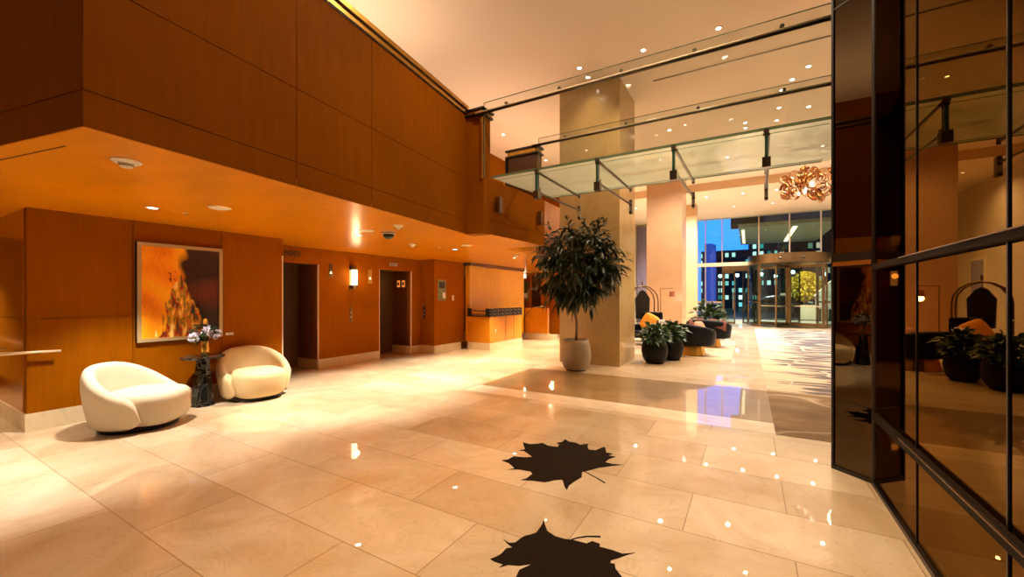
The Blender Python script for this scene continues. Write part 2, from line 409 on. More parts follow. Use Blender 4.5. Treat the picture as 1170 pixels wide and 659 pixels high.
struct(MB().box(XB-.03,XB+.006,O2[0]-.012,O2[0]+.004,.0,DH), 'trim_4', WHITEE)
panel_wall('wall_left', (XB,8.3), (XD,8.3), .2, 2.5, WOOD, zseams=(1.25,), side=1)
panel_wall('wall_left', (XD,9.6), (XD,8.3), .2, 2.5, WOOD, seams=(.34,), side=-1)
struct(MB().box(XD-.13,XD-.001,8.301,8.45,.2,2.5), 'wall_left', WOOD)
# service counter recess
panel_wall('wall_left', (-7.0,12.9), (-7.0,9.6), .2, 2.40, GOLDP, seams=(1.6,), zseams=(1.45,), side=-1)
struct(MB().box(-7.2,-6.95,9.58,12.9,2.40,2.5), 'wall_left', DWOOD)
ct = thing('service_counter', 'low orange wood counter with cream stone foot below the golden panel wall', 'counter', (-6.6,10.4,0))
MB().box(-.37,.37,-.9,.95,.2,.94).build('body', WOODG, ct, bevel=.004)
MB().box(-.385,.385,-.915,.95,0,.2).build('plinth', STONE, ct)
for y in (-.05,.45): MB().box(.372,.376,y,y+.007,.22,.93).build('panel_joint', SEAM, ct)
MB().box(-.40,.40,-.93,.95,.94,.965).build('counter_top', BLACK, ct)
o = MB().box(-.38,.395,-.925,-.905,.99,1.03).box(-.38,.395,-.925,-.905,1.08,1.12).box(.375,.395,-.92,.94,.99,1.02).box(.375,.395,-.92,.94,1.09,1.12).build('guard_rail', STEELB, ct)
for k in range(2): MB().box(-.37+.62*k,-.24+.62*k,-.94,-.90,.965,1.17).build('rail_block', BLACK, ct)
for k in range(8): MB().box(.365,.40,-.90+.235*k,-.73+.235*k,.965,1.17).build('rail_block', BLACK, ct)
MB().box(.372,.378,-.62,-.58,.50,.58).build('socket_plate', WHITEP, ct)
# half wall with handrail and steps behind the counter
struct(MB().box(-7.0,-6.1,13.0,13.12,.2,1.10), 'wall_left', WOODG)
struct(MB().box(-7.0,-6.08,12.99,13.13,0,.2).box(-6.08,-5.9,12.95,13.4,0,.16).box(-6.0,-5.3,14.6,14.98,0,.45), 'trim_5', STONE)
hr = thing('stair_handrail', 'thin brass handrail sloping beside the orange half wall behind the counter', 'handrail', (-6.55,12.9,0))
MB().tube([(-.42,0,.78),(-.1,0,1.12),(.42,0,1.16)], .018).build('rail', BRASS, hr, smooth=True)
MB().tube([(-.35,0,.85),(-.35,.1,.85)], .01).build('bracket', BRASS, hr); MB().tube([(.35,0,1.15),(.35,.12,1.05)], .01).build('bracket', BRASS, hr)
# back wall of the lift corridor
mb = MB().box(-11,-7.8,15,15.15,0,6.2).box(-7.34,-5.9,15,15.15,0,6.2).box(-7.8,-7.34,15,15.15,2.37,6.2)
struct(mb, 'wall_back', WOOD)
d = bpy.data.objects.new('door_2', None); COL.objects.link(d); d['kind'] = 'structure'; d.location = (-7.57,15.06,0)
MB().box(-.23,.23,0,.04,0,2.37).build('door_leaf', DARKST, d); MB().lathe([(.001,0),(.02,.01),(.02,.03),(.001,.04)],(0,0,0)).build('door_knob', BRASS, d, loc=(.17,-.03,1.05))
struct(MB().box(-6.05,-5.9,15,25.5,0,6.2), 'wall_left', CREAM)
struct(MB().box(-11,-10.8,-5,15.2,0,6.2), 'wall_left', WOOD)
struct(MB().box(-7.45,-7.3,1.4,15,4.5,6.2), 'wall_left', WOOD)
struct(MB().box(-11,7,-5.2,-5,0,6.2), 'wall_front', WOOD)
struct(MB().box(6.85,7,-5,25.5,0,6.2), 'wall_right', CREAM)

# soffit volume
N = (-3.37,.80); Fc = (-3.88,5.23); NL = (-10.8,-.60)
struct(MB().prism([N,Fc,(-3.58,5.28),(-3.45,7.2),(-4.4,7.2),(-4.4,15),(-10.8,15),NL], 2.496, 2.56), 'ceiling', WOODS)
def off(p, q, dd):
    v = Vector((q[0]-p[0], q[1]-p[1])).normalized(); return (p[0]+v[0]*dd, p[1]+v[1]*dd)
L1 = math.dist(N,Fc)
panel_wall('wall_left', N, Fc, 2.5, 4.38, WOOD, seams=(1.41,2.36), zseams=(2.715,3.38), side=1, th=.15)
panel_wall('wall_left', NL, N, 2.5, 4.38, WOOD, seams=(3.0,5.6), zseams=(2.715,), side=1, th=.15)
struct(MB().box(-10.6,-3.95,5.1,5.2,2.56,4.3), 'wall_left', DARKST)
# cornice: gold strip with two black slots
dirv = Vector((Fc[0]-N[0],Fc[1]-N[1],0)).normalized(); nrm = Vector((-dirv.y,dirv.x,0)); mid = Vector(((N[0]+Fc[0])/2,(N[1]+Fc[1])/2,0))
def strip(z0, z1, out, mat, name):
    return struct(MB().obox(mid - nrm*out/2 + nrm*.1 + Vector((0,0,(z0+z1)/2)), dirv, nrm, (0,0,1), L1/2, (out+.2)/2, (z1-z0)/2), name, mat)
strip(4.38,4.395,.012,BLACK,'trim_6'); strip(4.395,4.45,.02,GOLDT,'trim_6'); strip(4.45,4.465,.03,BLACK,'trim_6'); strip(4.465,4.52,.045,GOLDT,'trim_6')
# slot in the soffit ceiling
v = Vector((N[0]-NL[0],N[1]-NL[1],0)).normalized(); nn = Vector((-v.y,v.x,0))
struct(MB().obox(Vector((NL[0],NL[1],2.495))+v*3.65+nn*.14, v, nn, (0,0,1), 3.4, .004, .002), 'trim_7', SEAM)
# pier at the end of the soffit and second bulkhead
struct(MB().prism([(-3.88,5.215),(-3.568,5.265),(-3.568,5.45),(-3.90,5.45)],2.49,4.33), 'wall_left', WOOD)
struct(MB().box(-3.62,-3.575,5.235,5.25,3.35,4.3), 'trim_8', GOLDT)
struct(MB().box(-3.95,-3.54,5.19,5.50,4.33,4.36).box(-3.93,-3.52,5.17,5.5,4.40,4.43), 'trim_8', BLACK)
struct(MB().box(-3.92,-3.55,5.2,5.48,4.36,4.40), 'trim_8', GOLDT)
panel_wall('wall_left', (-3.58,5.28), (-3.45,7.2), 2.5, 3.38, WOOD, zseams=(2.72,), side=1, th=.12)
struct(MB().box(-10.6,-3.75,5.5,7.2,3.30,3.38).box(-4.3,-3.6,7.1,7.2,2.5,3.38), 'wall_left', WOOD)
struct(MB().box(-4.5,-4.4,7.2,15,2.56,3.9).box(-10.6,-4.5,7.2,15,3.8,3.9), 'wall_left', WOODG)
struct(MB().box(-4.10,-3.46,6.90,7.1,3.38,4.22), 'wall_left', DWOOD)
struct(MB().box(-4.14,-3.42,6.86,7.12,4.22,4.25).box(-4.14,-3.42,6.86,7.12,4.33,4.37).box(-4.14,-4.11,6.86,7.12,3.38,4.25), 'trim_9', BLACK)
struct(MB().box(-4.10,-3.46,6.88,7.1,4.25,4.33), 'trim_9', GOLDT)
# small wall blocks on the bulkhead that carry the canopy ends
for y in (5.62, 6.95):
    c = MB().box(0,.07,-.05,.05,2.86,3.12).build('wall_bracket', DWOOD, None, bevel=.004, loc=(-3.56+(y-5.28)*.0677,y,0))
    tag(c, 'small upright wood block on the bulkhead %s' % ('near its left edge below the canopy' if y < 6 else 'near its right edge beside the tree'), 'wall block')

# pillars
struct(MB().box(-3.77,-2.38,8.68,10.02,0,6.2), 'wall_pillar', PILL, bevel=.006)
struct(MB().box(-3.46,-2.16,16.5,17.7,0,6.2), 'wall_pillar', PILL2, bevel=.006)
struct(MB().box(-2.65,-2.12,21,21.6,0,5.88), 'wall_pillar', PILL2, bevel=.006)

# ------------------------------------------------------------------ mirror wall and mirrored column
A = (.640,4.500); B = (.879,4.268); XM = .87
struct(MB().box(XM,XM+.12,-5,4.27,0,6.2), 'wall_right', MIRR)
mb = MB().prism([A,(B[0],B[1]),(1.25,4.40),(1.25,6.8),(.99,6.8)], 0, 6.2)
struct(mb, 'wall_column', MIRD)
struct(MB().box(1.0,6.85,6.8,6.95,0,6.2), 'wall_right', CREAM)
tv = Vector((B[0]-A[0],B[1]-A[1],0)).normalized(); tn = Vector((-.697,-.717,0))
def colbar(s0, s1, z0, z1, out=.012):
    c = Vector((A[0],A[1],(z0+z1)/2)) + tv*((s0+s1)/2) + tn*(out/2-.004)
    return MB().obox(c, tv, tn, (0,0,1), (s1-s0)/2, out/2+.004, (z1-z0)/2)
WL = math.dist(A,B)
struct(colbar(-.004,.014,0,6.2), 'trim_10', BLACK); struct(colbar(WL-.022,WL+.004,0,6.2), 'trim_10', BLACK)
struct(colbar(.014,WL-.022,0,.035), 'trim_10', BLACK); struct(colbar(0.014,WL-.022,1.80,1.87,.014), 'trim_10', BLACK)
struct(colbar(.014,WL-.022,1.765,1.80,.018), 'trim_11', GOLDT)
struct(colbar(0.014,WL-.022,4.0,4.012,.008), 'trim_10', BLACK)
struct(colbar(.05,WL-.022,.60,.606,.008), 'trim_10', BLACK)
for z0,z1 in ((1.71,1.755),(.545,.60)):
    mb = MB().box(XM-.035,XM,-5,4.16,z0,z1)
    struct(mb, 'trim_12', DSTEEL, bevel=.006)
    struct(MB().box(XM-.042,XM-.0,-5,3.5,z1-.008,z1-.002), 'trim_12', BRASS)  # brass strip stands in for the highlight on the ledge
for y,w in ((3.31,.006),(2.32,.012),(1.1,.012),(-.1,.012)):
    struct(MB().box(XM-.006,XM,y-w/2,y+w/2,0,6.2), 'trim_13', BLACK)
struct(MB().box(XM-.02,XM,-5,4.26,0,.03), 'baseboard_right', BLACK)

# ------------------------------------------------------------------ facade, entrance doors
YF = 25.5
win_x = [-5.0,-3.7,-2.1,-1.26,.49,1.85,3.16,5.0,6.85]
for i in range(len(win_x)-1):
    w = bpy.data.objects.new('window_%d' % (i+1), None); COL.objects.link(w); w['kind'] = 'structure'
    x0,x1 = win_x[i],win_x[i+1]; w.location = (x0,YF,3.4)
    MB().box(.03,x1-x0-.03,0,.012,0,2.48).build('pane', FGLASS, w)
    MB().box(-.03,.03,-.06,.06,0,2.48).build('mullion', STEELB, w)
struct(MB().box(-5.9,-5.0,YF,YF+.12,0,5.88), 'wall_back', CREAM)
struct(MB().box(-5.0,6.85,YF-.08,YF+.1,3.2,3.4), 'trim_14', CREAM)
for i,(x0,x1) in enumerate(((-5.0,-3.7),(-3.7,-2.1),(-2.1,-1.26),(3.6,5.0),(5.0,6.85))):
    w = bpy.data.objects.new('window_%d' % (i+11), None); COL.objects.link(w); w['kind'] = 'structure'; w.location = (x0,YF,0)
    MB().box(.03,x1-x0-.03,0,.012,0.06,3.2).build('pane', FGLASS, w)
    MB().box(-.03,.03,-.05,.05,0,3.2).box(0,x1-x0,-.04,.04,0,.06).box(0.03,x1-x0-.03,-.02,.02,1.15,1.25).build('mullion', STEELB, w)
d = bpy.data.objects.new('door_3', None); COL.objects.link(d); d['kind'] = 'structure'; d.location = (-1.26,YF,0)
MB().box(0,1.3,-.08,.08,2.95,3.2).build('door_head', BRASS, d)
MB().box(0,.06,-.05,.05,0,2.95).box(1.24,1.3,-.05,.05,0,2.95).box(0,1.3,-.04,.04,2.9,2.95).build('door_frame', BRASS, d)
for x0,x1,op in ((.06,.64,.0),(.66,1.24,1.15)):
    mb = MB(); c,s_ = math.cos(op), math.sin(op); hx = x0 if op == 0 else x1; sg = 1 if op == 0 else -1
    ax = Vector((sg*c, s_, 0)); ay = Vector((-ax.y, ax.x, 0)); Wd = x1-x0
    def L_(u0,u1,z0,z1,t): return (Vector((hx,0,0))+ax*(u0+u1)/2+Vector((0,0,(z0+z1)/2)), ax, ay, (0,0,1), (u1-u0)/2, t, (z1-z0)/2)
    lf = MB().obox(*L_(0,.05,.02,2.88,.025)).obox(*L_(Wd-.05,Wd,.02,2.88,.025)).obox(*L_(0,Wd,.02,.12,.025)).obox(*L_(0,Wd,2.8,2.88,.025)).build('door_leaf', BRASS, d)
    MB().obox(*L_(.05,Wd-.05,.12,2.8,.005)).build('pane', FGLASS, lf)
    MB().tube([Vector((hx,0,.8))+ax*(Wd-.1)-ay*.06, Vector((hx,0,1.9))+ax*(Wd-.1)-ay*.06], .015).build('pull_handle', STEELB, lf)
# revolving door
rv = bpy.data.objects.new('door_4', None); COL.objects.link(rv); rv['kind'] = 'structure'; rv.location = (1.78,YF-.3,0)
rv['label'] = 'revolving door with brass drum'
R = 1.74
MB().lathe([(.001,3.62),(R+.05,3.62),(R+.05,3.17),(R-.02,3.14),(.001,3.14)], n=48).build('drum_canopy', BRASS, rv)
MB().lathe([(.001,.0),(R,.0),(R,.012),(.001,.012)], n=48).build('floor_disc', STEEL, rv)
for a0,a1 in ((150,215),(215,262),(325,390)):
    pass
def arc(a0, a1, r, n=10): return [(r*math.cos(math.radians(a0+(a1-a0)*k/n)), r*math.sin(math.radians(a0+(a1-a0)*k/n))) for k in range(n+1)]
for a0,a1 in ((140,222),(318,400)):
    mb = MB()
    i_ = arc(a0,a1,R-.01); o_ = arc(a0,a1,R)
    mb.prism(o_+i_[::-1], .1, 3.14); g = mb.build('curved_glass', FGLASS, rv)
    i_ = arc(a0,a1,R-.04); o_ = arc(a0,a1,R+.03)
    MB().prism(o_+i_[::-1], 0.012, .12).prism(o_+i_[::-1], 1.2, 1.28).build('curved_rail', BRASS, rv)
    for a in (a0,a1):
        x,y = R*math.cos(math.radians(a)), R*math.sin(math.radians(a))
        MB().box(x-.055,x+.055,y-.055,y+.055,.012,3.14).build('post', BRASS, rv)
for k in range(4):
    a = math.radians(30+90*k+38); ax = Vector((math.cos(a),math.sin(a),0)); ay = Vector((-ax.y,ax.x,0))
    def W_(u0,u1,z0,z1,t): return (ax*(u0+u1)/2+Vector((0,0,(z0+z1)/2)), ax, ay, (0,0,1), (u1-u0)/2, t, (z1-z0)/2)
    wg = MB().obox(*W_(.06,.12,.03,3.1,.03)).obox(*W_(1.58,1.65,.03,3.1,.03)).obox(*W_(.06,1.65,.03,.18,.028)).obox(*W_(.06,1.65,2.98,3.1,.028)).build('door_wing', BRASS, rv)
    MB().obox(*W_(.12,1.58,.18,2.98,.005)).build('pane', FGLASS, wg)
    MB().obox(*W_(.3,1.4,1.0,1.05,.05)).build('push_bar', STEELB, wg)
MB().lathe([(.07,.01),(.07,3.14)], n=12).build('centre_post', BRASS, rv)
for a in (255,285):
    x,y = (R+.06)*math.cos(math.radians(a)), (R+.06)*math.sin(math.radians(a))
    MB().ell((x,y,3.38),(.07,.05,.06)).build('sensor', BLACK, rv, smooth=True)

# ------------------------------------------------------------------ outdoors
struct(MB().box(-40,40,YF,90,-.25,-.02), 'ground', ASPH)
struct(MB().box(-14,16,YF+.12,31,-.02,.0), 'ground', CONC)
o = tag(MB().box(-.5,4.2,27,36,5.5,5.7)  .build('porte_cochere', pm('canopy_soffit', (.34,.38,.26), .6)), 'dark green-grey drive canopy outside above the revolving door', 'canopy')
MB().box(2.2,2.4,28,35,5.47,5.5).build('linear_light', emis('linear_light', (1,.85,.5), 5), o)
MB().box(-.35,-.2,28,35,5.47,5.5).build('linear_light', emis('linear_light_b', (1,.85,.5), 3), o)
BLUE = emis('blue_neon', (.02,.20,1.0), 3.2)
bl = thing('blue_lit_tower', 'building corner lit electric blue outside the left windows', 'building', (-4,36.6,0))
MB().box(-4,4.0,0,6,5.8,13).build('lit_soffit', BLUE, bl)
MB().prism([(.9,0),(1.4,-.2),(1.7,1),(1.2,1.2)],0,5.8).build('blue_column', emis('blue_deep', (.01,.10,.75), .9), bl)
MB().prism([(-4,0),(.3,0),(.3,4),(-4,4)],0,5.8).build('blue_column', emis('blue_pale', (.08,.32,1.0), 1.8), bl)
MB().box(-.9,-.5,27.2,27.5,5.5,8.4).build('fascia_block', BLACK, o); MB().box(-.5,.7,27.2,27.5,5.7,8.4).build('fascia_block', BLACK, o)
def bldg_mat(name, wall, c1, c2, sx, sy, s):
    m, nt, b = base(name); L = nt.links
    tc = nd(nt,'ShaderNodeTexCoord'); mp = nd(nt,'ShaderNodeMapping'); mp.inputs['Rotation'].default_value = (math.radians(90),0,0)
    L.new(tc.outputs['Object'], mp.inputs['Vector'])
    br = nd(nt,'ShaderNodeTexBrick'); br.offset = 0
    for k,v_ in (('Scale',1),('Brick Width',sx),('Row Height',sy),('Mortar Size',.2)): br.inputs[k].default_value = v_
    br.inputs['Color1'].default_value = (0,0,0,1); br.inputs['Color2'].default_value = (1,1,1,1); br.inputs['Mortar'].default_value = (0,0,0,1)
    L.new(mp.outputs[0], br.inputs['Vector'])
    r = nd(nt,'ShaderNodeValToRGB'); e = r.color_ramp.elements
    e[0].position = .56; e[0].color = (0,0,0,1); e[1].position = .70; e[1].color = tuple(c1)+(1,); k = e.new(.93); k.color = tuple(c2)+(1,)
    L.new(br.outputs['Color'], r.inputs['Fac']); L.new(r.outputs['Color'], b.inputs['Emission Color']); b.inputs['Emission Strength'].default_value = s
    b.inputs['Base Color'].default_value = tuple(wall)+(1,); b.inputs['Roughness'].default_value = .6
    return m
def building(label, x0, x1, y, h, mat, wm):
    t = thing('office_building', label, 'building', ((x0+x1)/2,y,0)); w = (x1-x0)/2
    MB().box(-w,w,0,8,0,h).build('facade', mat, t)
    MB().box(-w-.2,w+.2,-.2,8.2,h,h+.4).build('roof', wm, t)
    return t
building('teal-lit office block beyond the street, left of the revolving door', -9, 3.2, 62, 10.5, bldg_mat('office_teal', (.01,.03,.03), (.02,.35,.35), (.55,.95,.85), .8, .95, 1.8), BLACK)
building('dark office block with pale lit floors behind the revolving door', 4.2, 18, 66, 10.5, bldg_mat('office_pale', (.012,.02,.015), (.10,.22,.14), (.7,.65,.4), .9, 1.1, 1.3), BLACK)
# street lights (glowing globes on poles)
sl = thing('street_lamp', '', 'street lamp', (0,0,0))
MB().tube([(0,0,0),(0,0,3.4)], .06).build('pole', BLACK, sl)
MB().ell((0,0,3.55),(.15,.15,.15)).build('lamp_globe', emis('street_glow', (.45,.95,1.0), 16), sl, smooth=True)
slocs = [(1.0,43,'between the side door and the car'),(3.2,41,'over the centre post of the revolving door'),(-2.4,45,'furthest left, seen through the side glass'),(-.9,44,'over the open side door'),(2.35,48,'over the parked car'),(4.2,47,'beside the yellow tree'),(6.0,46,'at the right edge of the revolving door')]
for i,(x,y,w) in enumerate(slocs):
    l_ = 'cyan white street lamp outside '+w
    if i == 0: sl.location = (x,y,0); sl['label'] = l_; sl['group'] = 'street lamps outside'
    else: dup(sl, (x,y,0), label=l_, group='street lamps outside')
# car
car = thing('car', 'dark car parked outside seen through the revolving door', 'car', (1.9,36,0))
body = [(-2.2,.35),(-2.25,.7),(-2.1,.9),(-1.5,1.0),(-.85,1.5),(-.2,1.62),(.9,1.6),(1.7,1.1),(2.2,.95),(2.3,.6),(2.25,.32)]
def side_prism(mb, pts, y0, y1, inset=0):
    n = len(pts); vs = [(x,y0,z) for x,z in pts]+[(x,y1,z) for x,z in pts]
    return mb.add(vs, [tuple(range(n)), tuple(range(n,2*n))[::-1]]+[(i,i+n,(i+1)%n+n,(i+1)%n) for i in range(n)])
side_prism(MB(), body, -.85, .85).build('body', CARP, car, bevel=.06)
side_prism(MB(), [(-1.35,1.03),(-.8,1.44),(-.2,1.54),(.82,1.52),(1.45,1.1)], -.865, .865).build('side_window', CARG, car)
for x in (-1.4,1.4):
    for s in (-1,1):
        w = MB(); w.lathe([(.2,-.11),(.34,-.1),(.34,.1),(.2,.11)], n=24); 
        w.v = [(a,c,b) for a,b,c in w.v]; t = w.build('wheel', TYRE, car, loc=(x,s*.8,.34))
        rm = MB()
        for k in range(6):
            a = PI*2*k/6; rm.obox((math.cos(a)*.12,s*.1,math.sin(a)*.12),(math.cos(a),0,math.sin(a)),(0,1,0),(-math.sin(a),0,math.cos(a)),.1,.02,.03)
        rm.tube([(0.0,s*.06,0),(0,s*.12,0)], .06, 12).build('rim', RIM, t)
MB().box(-2.27,-2.2,-.75,-.5,.65,.8).build('headlight', emis('headlight', (1,1,.9), 4), car)
# yellow tree, planter, white kiosk
def leaf_cloud(mb, c, r, n, ls, seed=1, flat=.35, down=0.0, wid=.28, hollow=.5):
    rnd = random.Random(seed)
    for _ in range(n):
        while True:
            p = Vector((rnd.uniform(-1,1),rnd.uniform(-1,1),rnd.uniform(-1,1)))
            if hollow < p.length <= 1: break
        q = Vector((c[0]+p.x*r[0], c[1]+p.y*r[1], c[2]+p.z*r[2]))
        d = (p.normalized()*.8 + Vector((rnd.gauss(0,.5),rnd.gauss(0,.5),rnd.gauss(0,.35)-down))).normalized()
        leaf(mb, q, d, ls*rnd.uniform(.7,1.25), wid, rnd)
def leaf(mb, q, d, l, wid, rnd, bend=.35):
    up = Vector((rnd.gauss(0,.4),rnd.gauss(0,.4),1)).normalized()
    s = d.cross(up)
    if s.length < .05: s = Vector((1,0,0))
    s.normalize(); nrm_ = s.cross(d).normalized()
    w = l*wid/2; pts = []
    for t,ww in ((0,.12),(.3,.95),(.6,.85),(1,.0)):
        c = q + d*l*t - Vector((0,0,1))*bend*l*t*t
        pts.append((c - s*w*ww + nrm_*w*.25*ww, c + s*w*ww + nrm_*w*.25*ww, c))
    vs = [pts[0][2]] + [pts[1][0],pts[1][2],pts[1][1],pts[2][0],pts[2][2],pts[2][1],pts[3][2]]
    mb.add(vs, [(0,1,2),(0,2,3),(1,4,5,2),(2,5,6,3),(4,7,5),(5,7,6)])
yt = thing('autumn_tree', 'yellow-leaved tree glowing outside the right side of the revolving door', 'tree', (3.35,34,0))
mb = MB(); leaf_cloud(mb,(0,0,2.25),(.85,.8,.95),1700,.2,3,wid=.7,hollow=.1); mb.build('foliage', SHRUBY, yt)
MB().tube([(0,0,0),(0,0,1.4),(.1,0,2.2)],[.07,.05,.03]).build('trunk', TRUNK, yt)
tag(MB().box(2.9,5.4,32.5,33.1,0,.95).build('planter_wall', CONC, bevel=.02), 'pale planter wall outside below the yellow tree', 'planter')
kk = thing('white_kiosk', 'small white kiosk with sloped roof outside, right of the yellow tree', 'kiosk', (4.1,31.5,0))
MB().box(-.45,.5,-.3,.3,.75,1.55).build('cabinet', WHT, kk, bevel=.03)
side_prism(MB(), [(-.55,1.55),(.55,1.55),(.5,2.5),(.3,2.5)], -.33, .33).build('roof', WHT, kk)
MB().box(-.3,-.2,-.1,.1,0,.75).build('leg', BLACK, kk); MB().box(.2,.3,-.1,.1,0,.75).build('leg', BLACK, kk)
w = MB().lathe([(.001,0),(.12,0),(.12,.03),(.001,.03)], n=16); w.v = [(a,-c,b) for a,b,c in w.v]; w.build('round_opening', BLACK, kk, loc=(-.05,-.3,1.2))

# ------------------------------------------------------------------ glass screens and canopy
def screen(name, label, x0, x1, y, z0, z1, zr, nx):
    t = thing(name, label, 'glass screen', (x0,y,z0))
    MB().box(0,x1-x0,-.006,.006,0,z1-z0).build('glass_pane', GGLASS, t)
    e = .007
    MB().box(-.004,.004,-e,e,0,z1-z0).box(0,x1-x0,-e,e,z1-z0-.004,z1-z0+.003).build('pane_edge', GEDGE, t)
    MB().tube([(-.12,-.05,zr-z0),(x1-x0,-.05,zr-z0)], .022, 10).build('top_rail', STEEL, t, smooth=True)
    MB().tube([(-.12,-.075,zr-z0+.012),(x1-x0,-.075,zr-z0+.012)], .010, 6).build('highlight_rod', WHITEE, t, smooth=True)  # pale rod put in as the bright highlight along the rail
    for k in range(nx):
        x = (k+.5)*(x1-x0)/nx
        MB().tube([(x,-.05,zr-z0),(x,-.05,zr-z0+.055)], .014).tube([(x,-.06,zr-z0+.055),(x,.03,zr-z0+.055)], .024, 10).build('standoff', STEEL, t)
    return t
screen('glass_screen', 'clear glass screen with steel rail along the front of the green glass canopy', -3.55, .74, 5.25, 3.36, 4.51, 4.33, 5)
screen('glass_screen', 'clear glass screen with steel rail behind the canopy, the further of the two', -3.40, .98, 6.86, 3.36, 4.47, 4.33, 4)
cn = thing('glass_canopy', 'long pale green glass canopy hanging across the lobby over four strut brackets', 'canopy', (-3.42,5.25,3.33))
MB().add([(0,0,0),(4.16,0,0),(4.39,1.62,0),(.22,1.62,0),(0,0,.02),(4.16,0,.02),(4.39,1.62,.02),(.22,1.62,.02)], [(0,3,2,1),(4,5,6,7),(0,1,5,4),(1,2,6,5),(2,3,7,6),(3,0,4,7)]).build('glass_sheet', CANG, cn)
MB().box(0,4.16,-.008,0,-.012,.022).box(0.02,4.16,.14,.146,-.006,-.002).box(0.2,4.28,1.50,1.506,-.006,-.002).box(.2,4.28,1.62,1.628,-.006,.022).build('edge_profile', GEDGE, cn)
for x in (-2.63,-1.73,-.78,.17):
    lx = x+3.42
    br = MB().box(lx-.014,lx+.014,-.035,.035,-.33,-.0).build('fin_plate', pm('green_fin_glass', (.02,.07,.045), .15), cn)
    MB().tube([(lx,-.04,-.03),(lx,.04,-.03)], .028, 10).tube([(lx-.03,0,-.05),(lx+.03,0,-.05)], .02).build('upper_clamp', STEEL, br)
    MB().box(lx-.04,lx+.04,-.05,.05,-.42,-.31).tube([(lx,.03,-.30),(lx,.09,-.27)], .022).build('lower_clamp', STEEL, br)
    MB().tube([(lx+.02,.03,-.045),(lx+.05,1.56,-.06)], .019).tube([(lx+.05,1.54,-.03),(lx+.05,1.56,-.09)], .022).build('upper_strut', STEEL, cn)
    MB().tube([(lx+.02,.05,-.33),(lx+.05,1.56,-.30)], .016).build('lower_strut', STEEL, cn)
    MB().box(lx+.028,lx+.072,1.53,1.60,-.46,-.23).build('end_plate', STEEL, cn)
    MB().box(lx+.030,lx+.070,1.518,1.535,-.42,-.33).build('end_lens', STEELB, cn)

# ------------------------------------------------------------------ ceiling fixtures
def lamp(kind, loc, energy, col=(1,.78,.52), size=.05, ang=110, blend=.7, parent=None, rot=None, name='lamp_light', sy=None):
    l = bpy.data.lights.new(name, kind); l.energy = energy; l.color = col
    if kind == 'SPOT': l.spot_size = math.radians(ang); l.spot_blend = blend; l.shadow_soft_size = size
    elif kind == 'AREA':
        l.shape = 'RECTANGLE'; l.size = size; l.size_y = sy or size
    else: l.shadow_soft_size = size
    o = bpy.data.objects.new(name, l); COL.objects.link(o); o.location = loc
    if rot: o.rotation_euler = rot
    if parent: o.parent = parent
    return o
def ordn(i):
    return ['first','second','third','fourth','fifth','sixth','seventh','eighth','ninth','tenth','eleventh','twelfth','thirteenth','fourteenth','fifteenth','sixteenth','seventeenth','eighteenth','nineteenth','twentieth'][i]
def downlight(loc, label, group, energy, r=.045, ang=110, col=(1,.78,.52), mat=None, blend=.7, size=.05):
    t = thing('recessed_downlight', label, 'ceiling light', loc, 0, group)
    MB().lathe([(r,-.001),(r*1.5,-.001),(r*1.5,-.008),(r*1.05,-.012),(r,-.004)], n=24).build('trim_ring', WHITEP, t, smooth=True)
    MB().lathe([(.001,-.005),(r,-.005),(r,-.001),(.001,-.001)], n=20).build('lens', mat or LAMPC, t)
    if energy: lamp('SPOT', (0,0,-.03), energy, col, size, ang, blend, t)
    return t
W1 = (1,.70,.38); W2 = (1,.76,.50)
sof = [((-5.77,1.92),'above the left cream armchair',470,(1,.94,.82)),((-5.43,4.42),'in front of the wall sconce',800,(1,.92,.76)),((-5.32,6.78),'in front of the wall directory plate',850,(1,.90,.72)),
       ((-5.15,9.0),'in front of the service counter',750,(1,.82,.56)),((-5.0,11.6),'deep in the corridor near the tree crown',800,(1,.84,.6)),((-6.3,13.6),'at the far end of the corridor',300,W2)]
for (x,y),w,e,c in sof:
    downlight((x,y,2.5), 'small round downlight in the orange soffit '+w, 'downlights in the orange wood soffit', e, col=c, ang=90, blend=.55)
downlight((-5.5,-.45,2.5), 'small round downlight in the orange soffit left of the frame over the cream stone foot', 'downlights in the orange wood soffit', 420, col=(1,.94,.82), ang=84, blend=.5)
downlight((-8.6,.3,2.5), 'unseen downlight added in the orange soffit to brighten the left side alcove', 'downlights in the orange wood soffit', 260, col=W2)  # extra lamp added out of view to brighten the left alcove
def disc(x, y, w):
    t = thing('ceiling_speaker', 'flat white round speaker disc in the orange soffit '+w, 'ceiling speaker', (x,y,2.5))
    MB().lathe([(.001,-.012),(.085,-.012),(.1,-.004),(.1,0),(.001,0)], n=28).build('grille', WHITEP, t, smooth=False)
    MB().lathe([(.095,-.001),(.11,-.001),(.11,-.006),(.1,-.012),(.095,-.008)], n=28).build('rim', WHITEE, t)
disc(-5.12,2.3,'above the painting'); disc(-4.96,4.19,'beside the dome camera'); disc(-4.72,6.37,'below the end of the wood bulkhead')
t = thing('smoke_detector', 'large cream smoke detector on the orange soffit nearest the camera', 'smoke detector', (-3.94,1.16,2.5))
MB().lathe([(.001,-.0),(.085,0),(.088,-.012),(.07,-.024),(.001,-.024)], n=32).build('base', WHITEP, t, smooth=False)
MB().lathe([(.045,-.024),(.04,-.045),(.03,-.055),(.001,-.057)], n=24).build('sensor_head', WHITEP, t, smooth=True)
MB().lathe([(.041,-.038),(.043,-.038),(.043,-.043),(.041,-.043)], n=24).build('vent_slot', BLACK, t)
